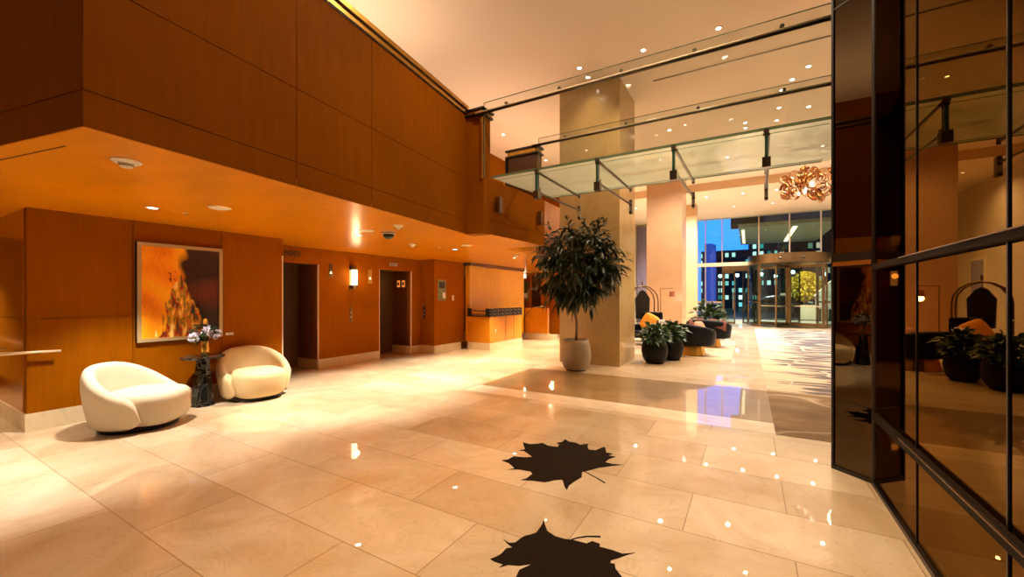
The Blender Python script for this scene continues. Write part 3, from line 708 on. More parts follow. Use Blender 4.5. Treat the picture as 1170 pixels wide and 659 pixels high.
for x,y,w in ((-5.53,5.75,'right of the dome camera'),(-4.22,4.11,'just behind the dome camera'),(-4.88,8.61,'above the service counter')):
    t = thing('smoke_detector', 'small cream smoke detector on the orange soffit '+w, 'smoke detector', (x,y,2.5))
    MB().lathe([(.001,-.0),(.07,0),(.07,-.015),(.04,-.03),(.001,-.05)], n=24).build('base', WHITEP, t, smooth=True)
    MB().lathe([(.025,-.04),(.02,-.06),(.001,-.062)], n=16).build('sensor_head', WHITEP, t, smooth=True)
t = thing('dome_camera', 'white dome security camera with black lens band on the orange soffit', 'security camera', (-4.74,4.42,2.5))
MB().lathe([(.001,0),(.10,0),(.105,-.03),(.10,-.05),(.001,-.05)], n=32).build('housing', WHITEP, t, smooth=False)
MB().lathe([(.085,-.05),(.075,-.09),(.045,-.115),(.001,-.12)], n=28).build('dome', BLACK, t, smooth=True)
MB().lathe([(.105,-.028),(.108,-.028),(.108,-.036),(.105,-.036)], n=32).build('band', STEEL, t)
for x,y,w in ((-5.79,2.24,'beside the downlight over the chairs'),(-5.36,6.32,'before the directory plate')):
    t = thing('sprinkler_head', 'tiny pale sprinkler head in the orange soffit '+w, 'sprinkler', (x,y,2.5))
    MB().lathe([(.001,0),(.035,0),(.035,-.006),(.001,-.008)], n=20).build('escutcheon', WHITEP, t)
    MB().tube([(0,0,0),(0,0,-.03)], .006).lathe([(.001,-.03),(.02,-.03),(.02,-.034),(.001,-.034)], n=12).build('deflector', STEELB, t)
hi = [(-6.14,10.06),(-3.0,7.92),(-1.73,7.96),(-.45,7.97),(-1.92,12.15),(-6.03,12.7),(1.06,10.21),(.82,10.65),(.66,11.08),(.66,12.08),(1.29,12.37),(.65,12.91),(-.07,12.66),(-.07,13.05),(-2.97,8.35)]
TH = math.atan2(270,465)
def sx_(p): return (p[0]*math.cos(TH)+p[1]*math.sin(TH))/(-p[0]*math.sin(TH)+p[1]*math.cos(TH))
hi.sort(key=sx_)
for i,(x,y) in enumerate(hi):
    downlight((x,y,6.2), 'small bright downlight in the high cream ceiling, %s from the left' % ordn(i), 'downlights in the high ceiling', (20 if (x,y) == (-2.97,8.35) else 90 if (x,y) == (-3.0,7.92) else 330 if i % 2 == 0 else 200), r=.04, ang=125, col=W2, blend=.9)
# unseen lamps added to light the hall nearest the camera (above the frame)
for i,(x,y) in enumerate([(-2.2,4.2),(-.4,4.3),(-2.3,1.4),(-.4,1.5),(-1.5,-1.5),(-4.5,-2)]):
    downlight((x,y,6.2), 'unseen added downlight in the high ceiling above the leaf shapes, %s in line' % ordn(i), 'downlights in the high ceiling', [330,560,170,520,70,60][i], r=.05, ang=[130,80,130,84,130,130][i], col=W2, blend=.9)
fr = [(-3.0,19.6),(-1.6,19.7),(-.2,19.8),(1.0,19.8),(2.2,19.8),(-.6,22.4),(1.0,22.6),(2.6,22.6),(4.2,21.0),(-4.8,20.4)]
fr.sort(key=sx_)
for i,(x,y) in enumerate(fr):
    downlight((x,y,5.88), 'tiny downlight in the lower ceiling before the entrance, %s from the left' % ordn(i), 'downlights before the entrance', 780, r=.04, ang=150, col=(1,.95,.86), blend=.9)
for i,(x,y) in enumerate([(-.6,15.5),(2.0,15.8),(-2.6,14.6),(4.3,15.5),(4.0,10.5),(-4.6,17.5)]):
    downlight((x,y,6.2), 'small downlight in the high ceiling over the lounge seating, %s from the near side' % ordn(i), 'downlights over the lounge', 620, r=.04, ang=145, col=(1,.92,.80), blend=.9)
# unseen uplights added above the soffit to brighten the high ceiling
cv = lamp('AREA', (-5.6,3.2,4.62), 110, (1,.74,.52), 2.0, rot=(PI,0,.12), sy=4.4, name='ceiling_fill')
cv = lamp('AREA', (-5.6,10.0,3.95), 90, (1,.78,.55), 1.6, rot=(PI,0,0), sy=6, name='ceiling_fill')

# ------------------------------------------------------------------ wall fittings on the left
sc = thing('wall_sconce', 'glowing cylindrical wall sconce with brass ends between the two lift openings', 'wall lamp', (XB,6.10,1.93))
def sconce_parts(t, ax=(1,0)):
    MB().box(0,.012,-.075,.075,-.27,.27).build('back_plate', BRASS, t)
    MB().lathe([(.001,-.17),(.06,-.17),(.06,.17),(.001,.17)],(.085,0,0), n=24).build('glass_shade', SCON, t)
    MB().lathe([(.001,-.235),(.05,-.235),(.062,-.17),(.001,-.17)],(.085,0,0), n=24).lathe([(.001,.17),(.062,.17),(.05,.235),(.001,.235)],(.085,0,0), n=24).build('end_cap', BRASS, t)
sconce_parts(sc)
lamp('POINT', (.16,0,.05), 9, (1,.62,.30), .06, parent=sc)
sc2 = thing('wall_sconce', 'glowing wall sconce on the far corridor wall behind the tree', 'wall lamp', (-6.8,15.0,2.05), -PI/2)
sconce_parts(sc2)
lamp('POINT', (.2,0,0), 12, (1,.62,.30), .06, parent=sc2)
def text_mesh(txt, size, name, mat, M, parent=None, ext=.004, sx=1):
    c = bpy.data.curves.new(name, 'FONT'); c.body = txt; c.size = size; c.extrude = ext; c.offset = size*.012
    tmp = bpy.data.objects.new(name+'_t', c); COL.objects.link(tmp)
    dg = bpy.context.evaluated_depsgraph_get(); me = bpy.data.meshes.new_from_object(tmp.evaluated_get(dg))
    bpy.data.objects.remove(tmp); me.transform(M @ Matrix.Diagonal((sx,1,1,1))); me.materials.clear(); me.materials.append(mat)
    o = bpy.data.objects.new(name, me); COL.objects.link(o)
    if parent: o.parent = parent
    return o
MX = Matrix(((0,0,1,0),(1,0,0,0),(0,1,0,0),(0,0,0,1)))      # text plane facing +X, reading along +Y
LET = pm('dark_letter', (.006,.004,.003), .5)
o = text_mesh('EVENTS', .16, 'wall_lettering', LET, MX, sx=.60); o.location = (XB+.003,4.55,2.29); tag(o, 'dark letters reading EVENTS above the nearer lift opening', 'sign')
o = text_mesh('ROOMS', .12, 'wall_lettering', STEELB, MX, sx=.66); o.location = (XB+.006,7.20,2.27); tag(o, 'small metal letters above the further lift opening', 'sign')
def plate(name, label, cat, loc, sy, sz, mat, extra=None, face='X'):
    loc = (loc[0]-.003,loc[1],loc[2]) if face == 'X' else (loc[0],loc[1]+.003,loc[2])
    t = thing(name, label, cat, loc, 0 if face == 'X' else -PI/2)
    MB().box(0,.012,-sy/2,sy/2,-sz/2,sz/2).build('plate', mat, t, bevel=.002)
    if extra: extra(t)
    return t
ARW = emis('arrow_glow', (1,.75,.4), 3)
def arrow(t):
    MB().add([(.014,-.03,-.07),(.014,.03,-.07),(.014,0,-.01),(.02,-.03,-.07),(.02,.03,-.07),(.02,0,-.01)],[(0,1,2),(3,5,4),(0,3,4,1),(1,4,5,2),(2,5,3,0)]).build('arrow_light', ARW, t)
plate('hall_lantern', 'slim lift indicator plate with lit arrow left of the sconce', 'lift indicator', (XB,5.56,2.06), .10, .30, BRASS, arrow)
plate('hall_lantern', 'slim lift indicator plate with lit arrow right of the sconce', 'lift indicator', (XB,6.60,1.98), .12, .34, GOLDT, arrow)
def btn(t):
    for z in (-.05,.05):
        w = MB().lathe([(.001,0),(.018,0),(.018,.006),(.001,.006)], n=14); w.v = [(c+.012,b,a+z) for a,b,c in w.v]; w.build('button', STEELB, t)
plate('call_panel', 'brass lift call plate below the sconce', 'call button', (XB,6.07,1.10), .08, .34, BRASS, btn)
plate('call_panel', 'dark lift call plate on the narrow return beside the further lift', 'call button', (-7.55,8.3,1.08), .08, .32, BLACK, btn, face='Y')
def direc(t):
    MB().box(.012,.016,-.12,.12,.05,.22).build('text_block', BLACK, t); MB().box(.012,.03,.02,.13,-.22,-.06).build('phone_box', WHITEP, t)
plate('directory_plate', 'green-grey metal directory plate on the wood wall left of the counter', 'plaque', (XD,8.60,1.68), .34, .56, PLATE, direc)
plate('light_switch', 'small white switch plate right of the directory plate', 'switch', (XD,9.08,1.47), .09, .15, WHITEP, lambda t: MB().box(.012,.018,-.02,.02,-.03,.03).build('rocker', WHITEE, t))
def num(t): MB().box(.012,.02,-.03,.03,-.04,.04).build('symbol', BLACK, t)
for x,w in ((-8.16,'left of the pair'),(-7.98,'right of the pair')):
    plate('lit_notice', 'small lit orange notice on the reveal of the further lift opening, '+w, 'sign', (x,O2[1],1.85), .1, .18, SIGNO, num, face='Y')
plate('room_plaque', 'grey plaque beside the dark door at the corridor end', 'plaque', (-8.05,15.0,1.75), .28, .80, PLATE, lambda t: MB().box(.012,.02,-.08,.08,-.3,-.1).build('plaque_inset', WHITEP, t), face='Y')
plate('emergency_light', 'small glowing white box high beside the dark corridor door', 'emergency light', (-8.1,15.0,2.37), .16, .2, WHITEP, lambda t: MB().box(.012,.03,-.05,.05,-.06,.06).build('lens', LAMPW, t), face='Y')
plate('art_label', 'small white caption card right of the painting', 'label card', (XA,3.24,.93), .11, .035, WHITEP, lambda t: MB().box(.012,.014,-.04,.04,-.006,.006).build('printed_line', STEELB, t))
h = thing('wall_handrail', 'pale brass handrail at the left edge of the frame', 'handrail', (-7.2,1.0,.90))
MB().tube([(-2.4,.0,.0),(.0,0,-.02),(.28,.01,-.015),(.37,.12,-.01),(.375,.44,-.02)], [.02,.02,.018,.017,.015], 10).build('rail', pm('pale_brass', (.8,.6,.36), .35, metal=.4), h, smooth=True)
MB().tube([(-.5,0,0),(-.5,.18,-.02)], .012).build('bracket', BRASS, h); MB().tube([(-1.9,0,0),(-1.9,.18,-.02)], .012).build('bracket', BRASS, h)

# ------------------------------------------------------------------ painting
pt = thing('framed_painting', 'abstract flame painting in a pale frame on the orange wood wall', 'painting', (XA,2.625,1.56))
W_, H_ = .995, 1.32
MB().box(.0,.055,-W_/2,W_/2,-H_/2,-H_/2+.045).box(.0,.055,-W_/2,W_/2,H_/2-.045,H_/2).box(.0,.055,-W_/2,-W_/2+.045,-H_/2+.045,H_/2-.045).box(.0,.055,W_/2-.045,W_/2,-H_/2+.045,H_/2-.045).build('frame', pm('champagne_frame', (.50,.36,.18), .4, metal=.3), pt)
e = .006
MB().box(-.0,.05,-W_/2-e,-W_/2,-H_/2-e,H_/2+e).box(0,.05,W_/2,W_/2+e,-H_/2-e,H_/2+e).box(0,.05,-W_/2,W_/2,H_/2,H_/2+e).box(0,.05,-W_/2,W_/2,-H_/2-e,-H_/2).build('frame_edge', BLACK, pt)
def paint_col(u, v):
    """u left-right 0..1, v bottom-top 0..1"""
    n = lambda s,o=0: noise.noise(Vector((u*s+o, v*s*1.2-o, o)))
    rnd = noise.noise(Vector((u*40, v*18, 5)))
    og = Vector(lin((238,165,18))); od = Vector(lin((195,90,8))); dk = Vector(lin((42,16,8)))
    base_ = og.lerp(od, min(1,max(0,.35+n(3)*.9 + (v-.6)*.5)))
    edge = .42 + .28*max(0,(.62-v))*1.5 + n(5,2)*.10
    k = min(1,max(0,(u-edge-.02)/.10)); c = base_.lerp(dk.lerp(Vector(lin((90,30,12))), max(0,n(2.5,7)+.15)), k)
    # flame body
    ctr = .46 + n(3,4)*.04; top = .64
    if v < top+.06:
        halfw = .045 + .50*max(0,(top-v))**.75
        dd = abs(u-ctr-(.07*(top-v)))/max(.01,halfw) + noise.noise(Vector((u*9,v*5,3)))*.55 + noise.noise(Vector((u*26,v*8,9)))*.30
        if dd < .80:
            q = noise.noise(Vector((u*15, v*6, 11))) + noise.noise(Vector((u*34, v*13, 21)))*.6
            ye = Vector(lin((205,150,40))); cr = Vector(lin((225,190,110))); gr = Vector(lin((45,75,30))); rd = Vector(lin((130,25,10))); nb = Vector(lin((20,28,36))); ol = Vector(lin((130,105,30)))
            if q > .50: f = cr
            elif q > .12: f = ye
            elif q > -.10: f = ol
            elif q > -.25: f = Vector(lin((190,110,15)))
            elif q > -.42: f = rd
            elif q > -.58: f = gr
            else: f = nb
            if v < .10 and q < .1: f = f.lerp(rd,.5)
            c = f.lerp(c, max(0,(dd-.72)/.08))
    m_ = noise.noise(Vector((u*30+4, v*30, 2)))
    if .30 < u < .42 and .62 < v < .85 and m_ > .35: c = rd_ = Vector(lin((120,35,8)))
    return c*(1+.12*rnd)*1.45
nu, nv = 150, 190; w0, h0 = W_-.09, H_-.09
vs = []; fs = []; cols = []
for j in range(nv+1):
    for i in range(nu+1):
        u, v = i/nu, j/nv; vs.append((.03+.0015*noise.noise(Vector((u*30,v*20,0))), (u-.5)*w0, (v-.5)*h0)); cols.append(paint_col(u,v))
for j in range(nv):
    for i in range(nu): a = j*(nu+1)+i; fs.append((a,a+1,a+nu+2,a+nu+1))
mC, nt, b = base('oil_paint'); vc = nd(nt,'ShaderNodeVertexColor', layer_name='paint'); nt.links.new(vc.outputs['Color'], b.inputs['Base Color']); b.inputs['Roughness'].default_value = .35
o = MB().add(vs,fs).build('canvas', mC, pt)
ca = o.data.color_attributes.new('paint','FLOAT_COLOR','POINT')
for i,c in enumerate(cols): ca.data[i].color = (max(0,c.x),max(0,c.y),max(0,c.z),1)
for p in o.data.polygons: p.use_smooth = True

# ------------------------------------------------------------------ armchairs
def barrel_shell(a=.48, b=.56, hb=.74, hf=.42, th=.12, end=128, zb=.06, low=.86, nphi=40):
    sec = 14; vs = []; fs = []
    for i in range(nphi+1):
        s = -1 + 2*i/nphi; ph = math.radians(end)*math.sin(s*PI/2*.98)/math.sin(PI/2*.98) if False else math.radians(end)*s
        q = abs(s); h = hf + (hb-hf)*(.5+.5*math.cos(min(1,(q*1.06)**1.35)*PI))
        tt = max(0,(q-.84)/.16); k = math.sqrt(max(.0,1-tt*tt)); hh = zb + (h-zb)*(.12+.88*k); t = th*(.10+.90*k)*(1-.1*q)
        zb_ = zb + (h*.32)*(1-k)
        for j in range(sec):
            # closed section: outer side, rounded top, inner side, bottom
            u = j/sec
            if u < .36: zz = u/.36; r_ = 1.0; off_ = 0
            elif u < .64: zz = 1; off_ = (u-.36)/.28
            else: zz = 1-(u-.64)/.36; off_ = 1
            body_ = hh - t/2
            if off_ == 0: z = zb_+(body_-zb_)*zz; ins = 0
            elif off_ == 1: z = zb_+(body_-zb_)*zz; ins = t
            else: ang = PI*off_; z = body_ + math.sin(ang)*t/2; ins = t/2 - math.cos(ang)*t/2
            f = (low + (1-low)*min(1,(z-zb)/(.5)) )
            ra, rb = (a*f - ins), (b*f - ins)
            bulge = .015*math.sin(min(1,(z-zb)/.7)*PI) if off_ == 0 else 0
            vs.append((-(ra+bulge)*math.cos(ph), (rb+bulge)*math.sin(ph), z))
    for i in range(nphi):
        for j in range(sec):
            fs.append((i*sec+j, (i+1)*sec+j, (i+1)*sec+(j+1)%sec, i*sec+(j+1)%sec))
    fs.append(tuple(range(sec))); fs.append(tuple(nphi*sec+j for j in range(sec))[::-1])
    return MB().add(vs, fs)
def armchair(label, loc, rot, mat, group=None):
    t = thing('barrel_armchair', label, 'armchair', loc, rot, group)
    barrel_shell(a=.47,b=.49,zb=.03,hf=.40).build('backrest_shell', mat, t, smooth=True, sub=1)
    MB().ell((.085,0,.235),(.375,.345,.205), n=40, m=20, ex=.74, ez=.46, taper=.05).build('seat_cushion', mat, t, smooth=True)
    MB().lathe([(.001,0),(.36,0),(.37,.035),(.001,.035)], sx=1.0, sy=.95, n=36).build('plinth_base', BLACK, t)
    return t
armchair('cream rounded barrel armchair nearest the left edge, below the painting', (-6.15,1.93,0), math.radians(38), BOUCLE)
armchair('beige rounded barrel armchair right of the black side table', (-6.42,3.36,0), math.radians(-8), BOUCLE2)

# side table with vase
tb = thing('side_table', 'round black marble pedestal side table between the two barrel armchairs', 'side table', (-6.52,2.72,0))
MB().lathe([(.001,.655),(.24,.655),(.255,.668),(.25,.68),(.001,.68)], n=48).build('tabletop', BMARB, tb)
MB().lathe([(.001,0),(.135,0),(.13,.02),(.11,.25),(.085,.5),(.075,.655),(.001,.655)], n=7).build('pedestal', BMARB, tb)
vz = thing('flower_vase', 'gold vase of lilac blooms on the black side table', 'vase', (-6.52,2.74,.68))
MB().lathe([(.001,0),(.045,0),(.052,.06),(.055,.14),(.045,.20),(.05,.22),(.042,.215),(.001,.2)], n=20).build('vessel', GOLDV, vz, smooth=True)
mb = MB(); rnd = random.Random(4)
for c,r_ in (((-.0,-.12,.27),.075),((.02,.12,.30),.08),((.03,.0,.34),.07),((-.03,.05,.38),.05)):
    for k in range(60):
        p = Vector((rnd.gauss(0,1),rnd.gauss(0,1),rnd.gauss(0,1))).normalized()*r_*rnd.uniform(.6,1)
        mb.ell((c[0]+p.x,c[1]+p.y,c[2]+p.z),(.014,.014,.011), 6, 4)
mb.build('blooms', PETAL, vz)
mb = MB(); leaf_cloud(mb,(0,0,.33),(.10,.13,.10),60,.10,5,wid=.45); mb.build('leaves', LEAFD, vz)
mb = MB()
for k in range(7): a = k; mb.tube([(0,0,.18),(math.cos(a)*.04,math.sin(a)*.07,.30)], .004, 5)
mb.tube([(0,0,.2),(.0,.01,.47)], [.006,.003], 6); mb.build('stems', LEAFG, vz)
mb = MB(); mb.ell((0,.01,.47),(.02,.03,.05),8,6); mb.build('orange_bud', MUSTC, vz)

# ------------------------------------------------------------------ tree and plants
tr = thing('potted_tree', 'tall dark leafy tree in a round taupe pot before the stone pillar', 'potted tree', (-3.06,7.88,0))
MB().lathe([(.001,.03),(.22,.03),(.24,.045),(.30,.20),(.315,.34),(.285,.52),(.255,.63),(.235,.63),(.225,.56),(.001,.56)], n=40).build('pot', POTC, tr, smooth=True)
MB().lathe([(.001,0),(.20,0),(.20,.03),(.001,.03)], n=32).build('pot_foot', BLACK, tr)
MB().lathe([(.001,.585),(.20,.58),(.228,.57)], n=24).build('soil', SOIL, tr)
mb = MB(); mb.tube([(0,0,.56),(.015,.01,.9),(-.01,.0,1.25),(.0,.0,1.5)], [.032,.027,.024,.022], 10)
rnd = random.Random(11); tips = []
for k in range(26):
    a = rnd.uniform(0,2*PI); el = rnd.uniform(-.15,1.3); r_ = rnd.uniform(.55,.85)
    p0 = Vector((0,0,rnd.uniform(1.25,1.5))); d = Vector((math.cos(a)*math.cos(el),math.sin(a)*math.cos(el),math.sin(el)))
    p2 = Vector((0,0,2.15)) + Vector((d.x*r_*.95, d.y*r_*.5, (d.z-.25)*r_*1.05)); p1 = p0.lerp(p2,.5)+Vector((0,0,.1))
    mb.tube([p0,p1,p2], [.014,.009,.004], 5, cap=False); tips += [p1,p2,p0.lerp(p2,.75)]
mb.build('trunk', TRUNK, tr, smooth=True)
mb = MB(); cc = Vector((0,0,2.14))
for k in range(340):
    while True:
        p = Vector((rnd.uniform(-1,1),rnd.uniform(-1,1),rnd.uniform(-1,1)))
        if .25 < p.length < 1: break
    base_p = cc + Vector((p.x*.74, p.y*.30, p.z*.74))
    od = (p.normalized()+Vector((0,0,.25))).normalized()
    stem_d = (od + Vector((rnd.gauss(0,.4),rnd.gauss(0,.4),rnd.gauss(0,.4)))).normalized()
    for j in range(9):
        q = base_p + stem_d*(.03*j)
        d = (stem_d*.7 + Vector((rnd.gauss(0,.7),rnd.gauss(0,.7),rnd.gauss(0,.4)-.25))).normalized()
        leaf(mb, q, d, rnd.uniform(.13,.23), .27, rnd, bend=.5)
# upright sprigs above and drooping twigs at the rim
for k in range(34):
    a = rnd.uniform(0,2*PI); up = k < 14
    b0 = Vector((math.cos(a)*(.45 if up else .72), math.sin(a)*(.25 if up else .36), 2.72 if up else rnd.uniform(1.6,2.5)))
    sd = Vector((math.cos(a)*.5,math.sin(a)*.2,.9)).normalized() if up else Vector((math.cos(a),math.sin(a)*.4,-.15)).normalized()
    for j in range(11):
        q = b0 + sd*(.032*j); d = (sd*.8+Vector((rnd.gauss(0,.6),rnd.gauss(0,.6),rnd.gauss(0,.4)))).normalized()
        leaf(mb, q, d, rnd.uniform(.12,.2), .25, rnd)
mb.build('foliage', LEAFD, tr)

def bowl_plant(label, loc, pr, fr_, fh, n, seed, ls=.24, mat=LEAFG, pot=POTB, wid=.42):
    t = thing('potted_plant', label, 'potted plant', loc)
    MB().lathe([(.001,0),(pr*.62,0),(pr*.9,.12),(pr,.28),(pr*.93,.42),(pr*.8,.50),(pr*.72,.50),(pr*.7,.44),(.001,.44)], n=32).build('pot', pot, t, smooth=True)
    mb = MB(); rnd = random.Random(seed); st = MB()
    for k in range(n):
        a = rnd.uniform(0,2*PI); el = rnd.uniform(.15,1.4); r_ = rnd.uniform(.35,1)
        p = Vector((math.cos(a)*math.cos(el)*fr_*r_, math.sin(a)*math.cos(el)*fr_*r_, .46+math.sin(el)*fh*r_))
        d = (Vector((math.cos(a)*math.cos(el),math.sin(a)*math.cos(el),math.sin(el)*.8))+Vector((rnd.gauss(0,.3),rnd.gauss(0,.3),rnd.gauss(0,.2)))).normalized()
        leaf(mb, p, d, ls*rnd.uniform(.7,1.2), wid, rnd, .4)
        if k % 6 == 0: st.tube([(math.cos(a)*.05,math.sin(a)*.05,.44), p], .006, 4, cap=False)
    mb.build('foliage', mat, t); st.build('stems', LEAFG, t)
    return t
bowl_plant('broad-leaved plant in a black bowl pot right of the pillar, the nearer', (-1.84,9.62,0), .29, .32, .42, 230, 3, ls=.20)
bowl_plant('broad-leaved plant in a black bowl pot, behind and right of the nearer one', (-1.58,10.34,0), .26, .30, .42, 230, 8, ls=.21)
bowl_plant('leafy plant standing behind the dark lounge chairs by the slim column', (-1.25,16.0,0), .30, .55, .85, 230, 12, ls=.34, mat=LEAFG)

# ------------------------------------------------------------------ lounge group
def cushion(name, label, loc, rot, sz, mat):
    t = thing(name, label, 'cushion', loc); t.rotation_euler = rot
    MB().ell((0,0,0),(sz[0],sz[1],sz[2]), n=24, m=10, ex=.45, ez=.8).build('cover', mat, t, smooth=True)
    MB().tube([(sz[0]*math.copysign(abs(math.cos(k/24*2*PI))**.45,math.cos(k/24*2*PI)), sz[1]*math.copysign(abs(math.sin(k/24*2*PI))**.45,math.sin(k/24*2*PI)),0) for k in range(25)], .006, 5, cap=False).build('piping', mat, t)
    return t
lc = thing('lounge_chair', 'dark navy leather tub chair on a faceted brass base, nearer of the two', 'lounge chair', (-1.30,11.5,.007), math.radians(60))
barrel_shell(a=.54,b=.64,hb=.82,hf=.68,th=.12,end=120,zb=.24,low=.93).build('backrest_shell', LEATH, lc, smooth=True, sub=1)
MB().ell((.10,0,.38),(.42,.44,.13), n=32, m=12, ex=.6, ez=.45).build('seat_cushion', LEATH, lc, smooth=True)
MB().lathe([(.001,0),(.36,0),(.36,.015),(.30,.25),(.001,.25)], n=12).build('pedestal_base', GOLDT, lc)
lc2 = dup(lc, (-1.05,13.7,.007), math.radians(75), 'dark leather tub chair with maroon throw, behind the nearer one')
cushion('scatter_cushion', 'dusty pink cushion leaning in the nearer tub chair', (-1.06,11.5,.68), (math.radians(65),0,math.radians(70)), (.22,.2,.07), PINKC)
cushion('scatter_cushion', 'navy patterned cushion lying in the nearer tub chair', (-1.30,11.75,.60), (math.radians(35),0,math.radians(-10)), (.22,.2,.06), NAVYC)
th_ = thing('throw_blanket', 'maroon throw draped over the back of the further tub chair', 'blanket', (-1.05,13.35,.80))
mb = MB(); vs = []; fs = []
for i in range(13):
    for j in range(25):
        u = j/24; s = i/12; x = -.5+u*1.0; y = -.16+.34*s
        z = -.03 - .9*(s-.5)**2 + .03*math.sin(u*19+s*4) + .02*math.sin(u*37) - (.35*(abs(x)-.32) if abs(x) > .32 else 0)
        vs.append((x,y+.015*math.sin(u*30),z+.06))
n0 = len(vs); vs += [(x,y,z-.018) for x,y,z in vs]
for i in range(12):
    for j in range(24):
        a = i*25+j; fs.append((a,a+1,a+26,a+25)); fs.append((a+n0,a+25+n0,a+26+n0,a+1+n0))
mb.add(vs,fs).build('cloth', MAROON, th_, smooth=True)
MB().tube([(-.5+k*.04,-.165,-.25+.06) for k in range(2)],.01).tube([(-.48,-.17,-.17),(-.2,-.17,-.19),(.2,-.17,-.18),(.48,-.17,-.17)], .012, 6).build('fringe', MAROON, th_)
ac = thing('wing_chair', 'dark upright armchair holding a mustard cushion beside the tall column', 'armchair', (-2.75,13.1,.007), math.radians(-20))
MB().box(-.34,.34,-.34,.30,.22,.44).build('seat', LEATH, ac, bevel=.05)
MB().box(-.36,.36,.24,.38,.30,1.02).build('backrest', LEATH, ac, bevel=.05)
for s in (-1,1):
    MB().box(min(s*.30,s*.42),max(s*.30,s*.42),-.32,.34,.22,.62).build('armrest', LEATH, ac, bevel=.04)
    for q in (-1,1): MB().tube([(s*.3,q*.28,0),(s*.28,q*.26,.24)], [.015,.025]).build('leg', BRASS, ac)
cushion('scatter_cushion', 'mustard yellow cushion standing in the dark upright armchair', (-2.62,12.95,.72), (math.radians(72),math.radians(25),math.radians(-20)), (.27,.25,.08), MUSTC)
ctb = thing('coffee_table', 'low round dark coffee table with white flowers in the lounge', 'coffee table', (-2.25,12.3,.007))
MB().lathe([(.001,.52),(.36,.52),(.38,.535),(.36,.55),(.001,.55)], n=36).build('tabletop', BMARB, ctb)
MB().lathe([(.001,0),(.22,0),(.20,.02),(.05,.06),(.045,.52),(.001,.52)], n=24).build('pedestal', BRASS, ctb, smooth=False)
fv = thing('flower_vase', 'small brown vase of white flowers on the coffee table', 'vase', (-2.12,12.2,.557))
MB().lathe([(.001,0),(.05,0),(.07,.05),(.06,.14),(.04,.15),(.001,.14)], n=18).build('vessel', pm('brown_glass', (.16,.07,.03), .2), fv, smooth=True)
mb = MB(); rnd = random.Random(2)
for k in range(80):
    p = Vector((rnd.gauss(0,1),rnd.gauss(0,1),rnd.gauss(0,1))).normalized(); mb.ell((p.x*.1,p.y*.1,.22+p.z*.07),(.022,.022,.016),6,4)
mb.build('blooms', pm('white_petals', (.8,.78,.8), .7), fv)
fl = thing('floor_lamp', 'slim floor lamp with small glowing shade in front of the tall column', 'floor lamp', (-2.72,15.3,.007))
MB().lathe([(.001,0),(.16,0),(.16,.02),(.02,.03),(.001,.03)], n=24).build('base', BLACK, fl)
MB().tube([(0,0,.02),(0,0,1.78)], .012).tube([(-.02,0,1.78),(.42,0,1.80)], .01).build('pole', BRASS, fl)
MB().lathe([(.07,-.12),(.10,-.12),(.08,.06),(.06,.06)],(.38,0,1.62), n=20).build('lamp_shade', pm('copper_shade', (.45,.16,.10), .4, metal=.5), fl)
MB().ell((.38,0,1.56),(.045,.045,.05)).build('bulb', emis('pink_bulb', (1,.62,.5), 18), fl, smooth=True)
lamp('POINT', (.38,-.02,1.45), 28, (1,.45,.36), .08, parent=fl)
bc = thing('luggage_cart', 'arched brass luggage cart behind the black bowl plants', 'luggage cart', (-3.1,14.1,.007), math.radians(25))
MB().box(-.5,.5,-.28,.28,.22,.27).build('deck', MAROON, bc, bevel=.02)
for s in (-1,1):
    pts = [(-.46,s*.25,.25),(-.46,s*.25,1.35)]+[(-.46+.46-.46*math.cos(a*PI/8) , s*.25*(1-math.sin(a*PI/8)*.0), 1.35+.5*math.sin(a*PI/8)) for a in range(1,8)]+[(.46,s*.25,1.35),(.46,s*.25,.25)]
    MB().tube(pts, .022, 8).build('arch_tube', BRASS, bc, smooth=True)
MB().tube([(0,-.25,1.85),(0,.25,1.85)], .022).ell((0,0,1.95),(.03,.03,.08)).build('hanging_bar', BRASS, bc)
MB().tube([(-.46,-.25,.95),(-.46,.25,.95)], .02).tube([(.46,-.25,.95),(.46,.25,.95)], .02).build('cross_bar', STEELB, bc)
for x in (-.4,.4):
    for s in (-1,1):
        w = MB().lathe([(.001,-.02),(.10,-.02),(.10,.02),(.001,.02)], n=18); w.v = [(a,c,b) for a,b,c in w.v]; w.build('wheel', BLACK, bc, loc=(x,s*.2,.11))
gb = thing('hanging_garment', 'black garment bag hanging in the brass luggage cart', 'garment bag', (-3.1,14.1,0), math.radians(25))
side_prism(MB(), [(-.22,.75),(.22,.75),(.24,1.45),(.1,1.68),(0,1.74),(-.1,1.68),(-.24,1.45)], -.09, .09).build('bag', BLACK, gb, bevel=.03)
MB().tube([(0,0,1.72),(0,0,1.83)], .008).build('hook', STEELB, gb)
cu = tag(MB().add([( -5.85+.02*k, 25.2+.05*math.sin(k*1.6), z) for z in (.05,5.7) for k in range(0,45)], [(k,k+1,k+46,k+45) for k in range(44)]).build('sheer_curtain', CURT, smooth=True), 'pale violet pleated curtain left of the tall column', 'curtain')
m = cu.modifiers.new('s','SOLIDIFY'); m.thickness = .01
# small framed picture on the cream wall seen right of the pillar
pf = thing('framed_print', 'small pale framed print on the cream wall right of the pillar', 'picture', (-5.9,22.5,2.1))
MB().box(0,.04,-.6,.6,-.9,.9).build('frame', WHITEE, pf, bevel=.005); MB().box(.04,.045,-.5,.5,-.8,.8).build('print', CURT, pf)

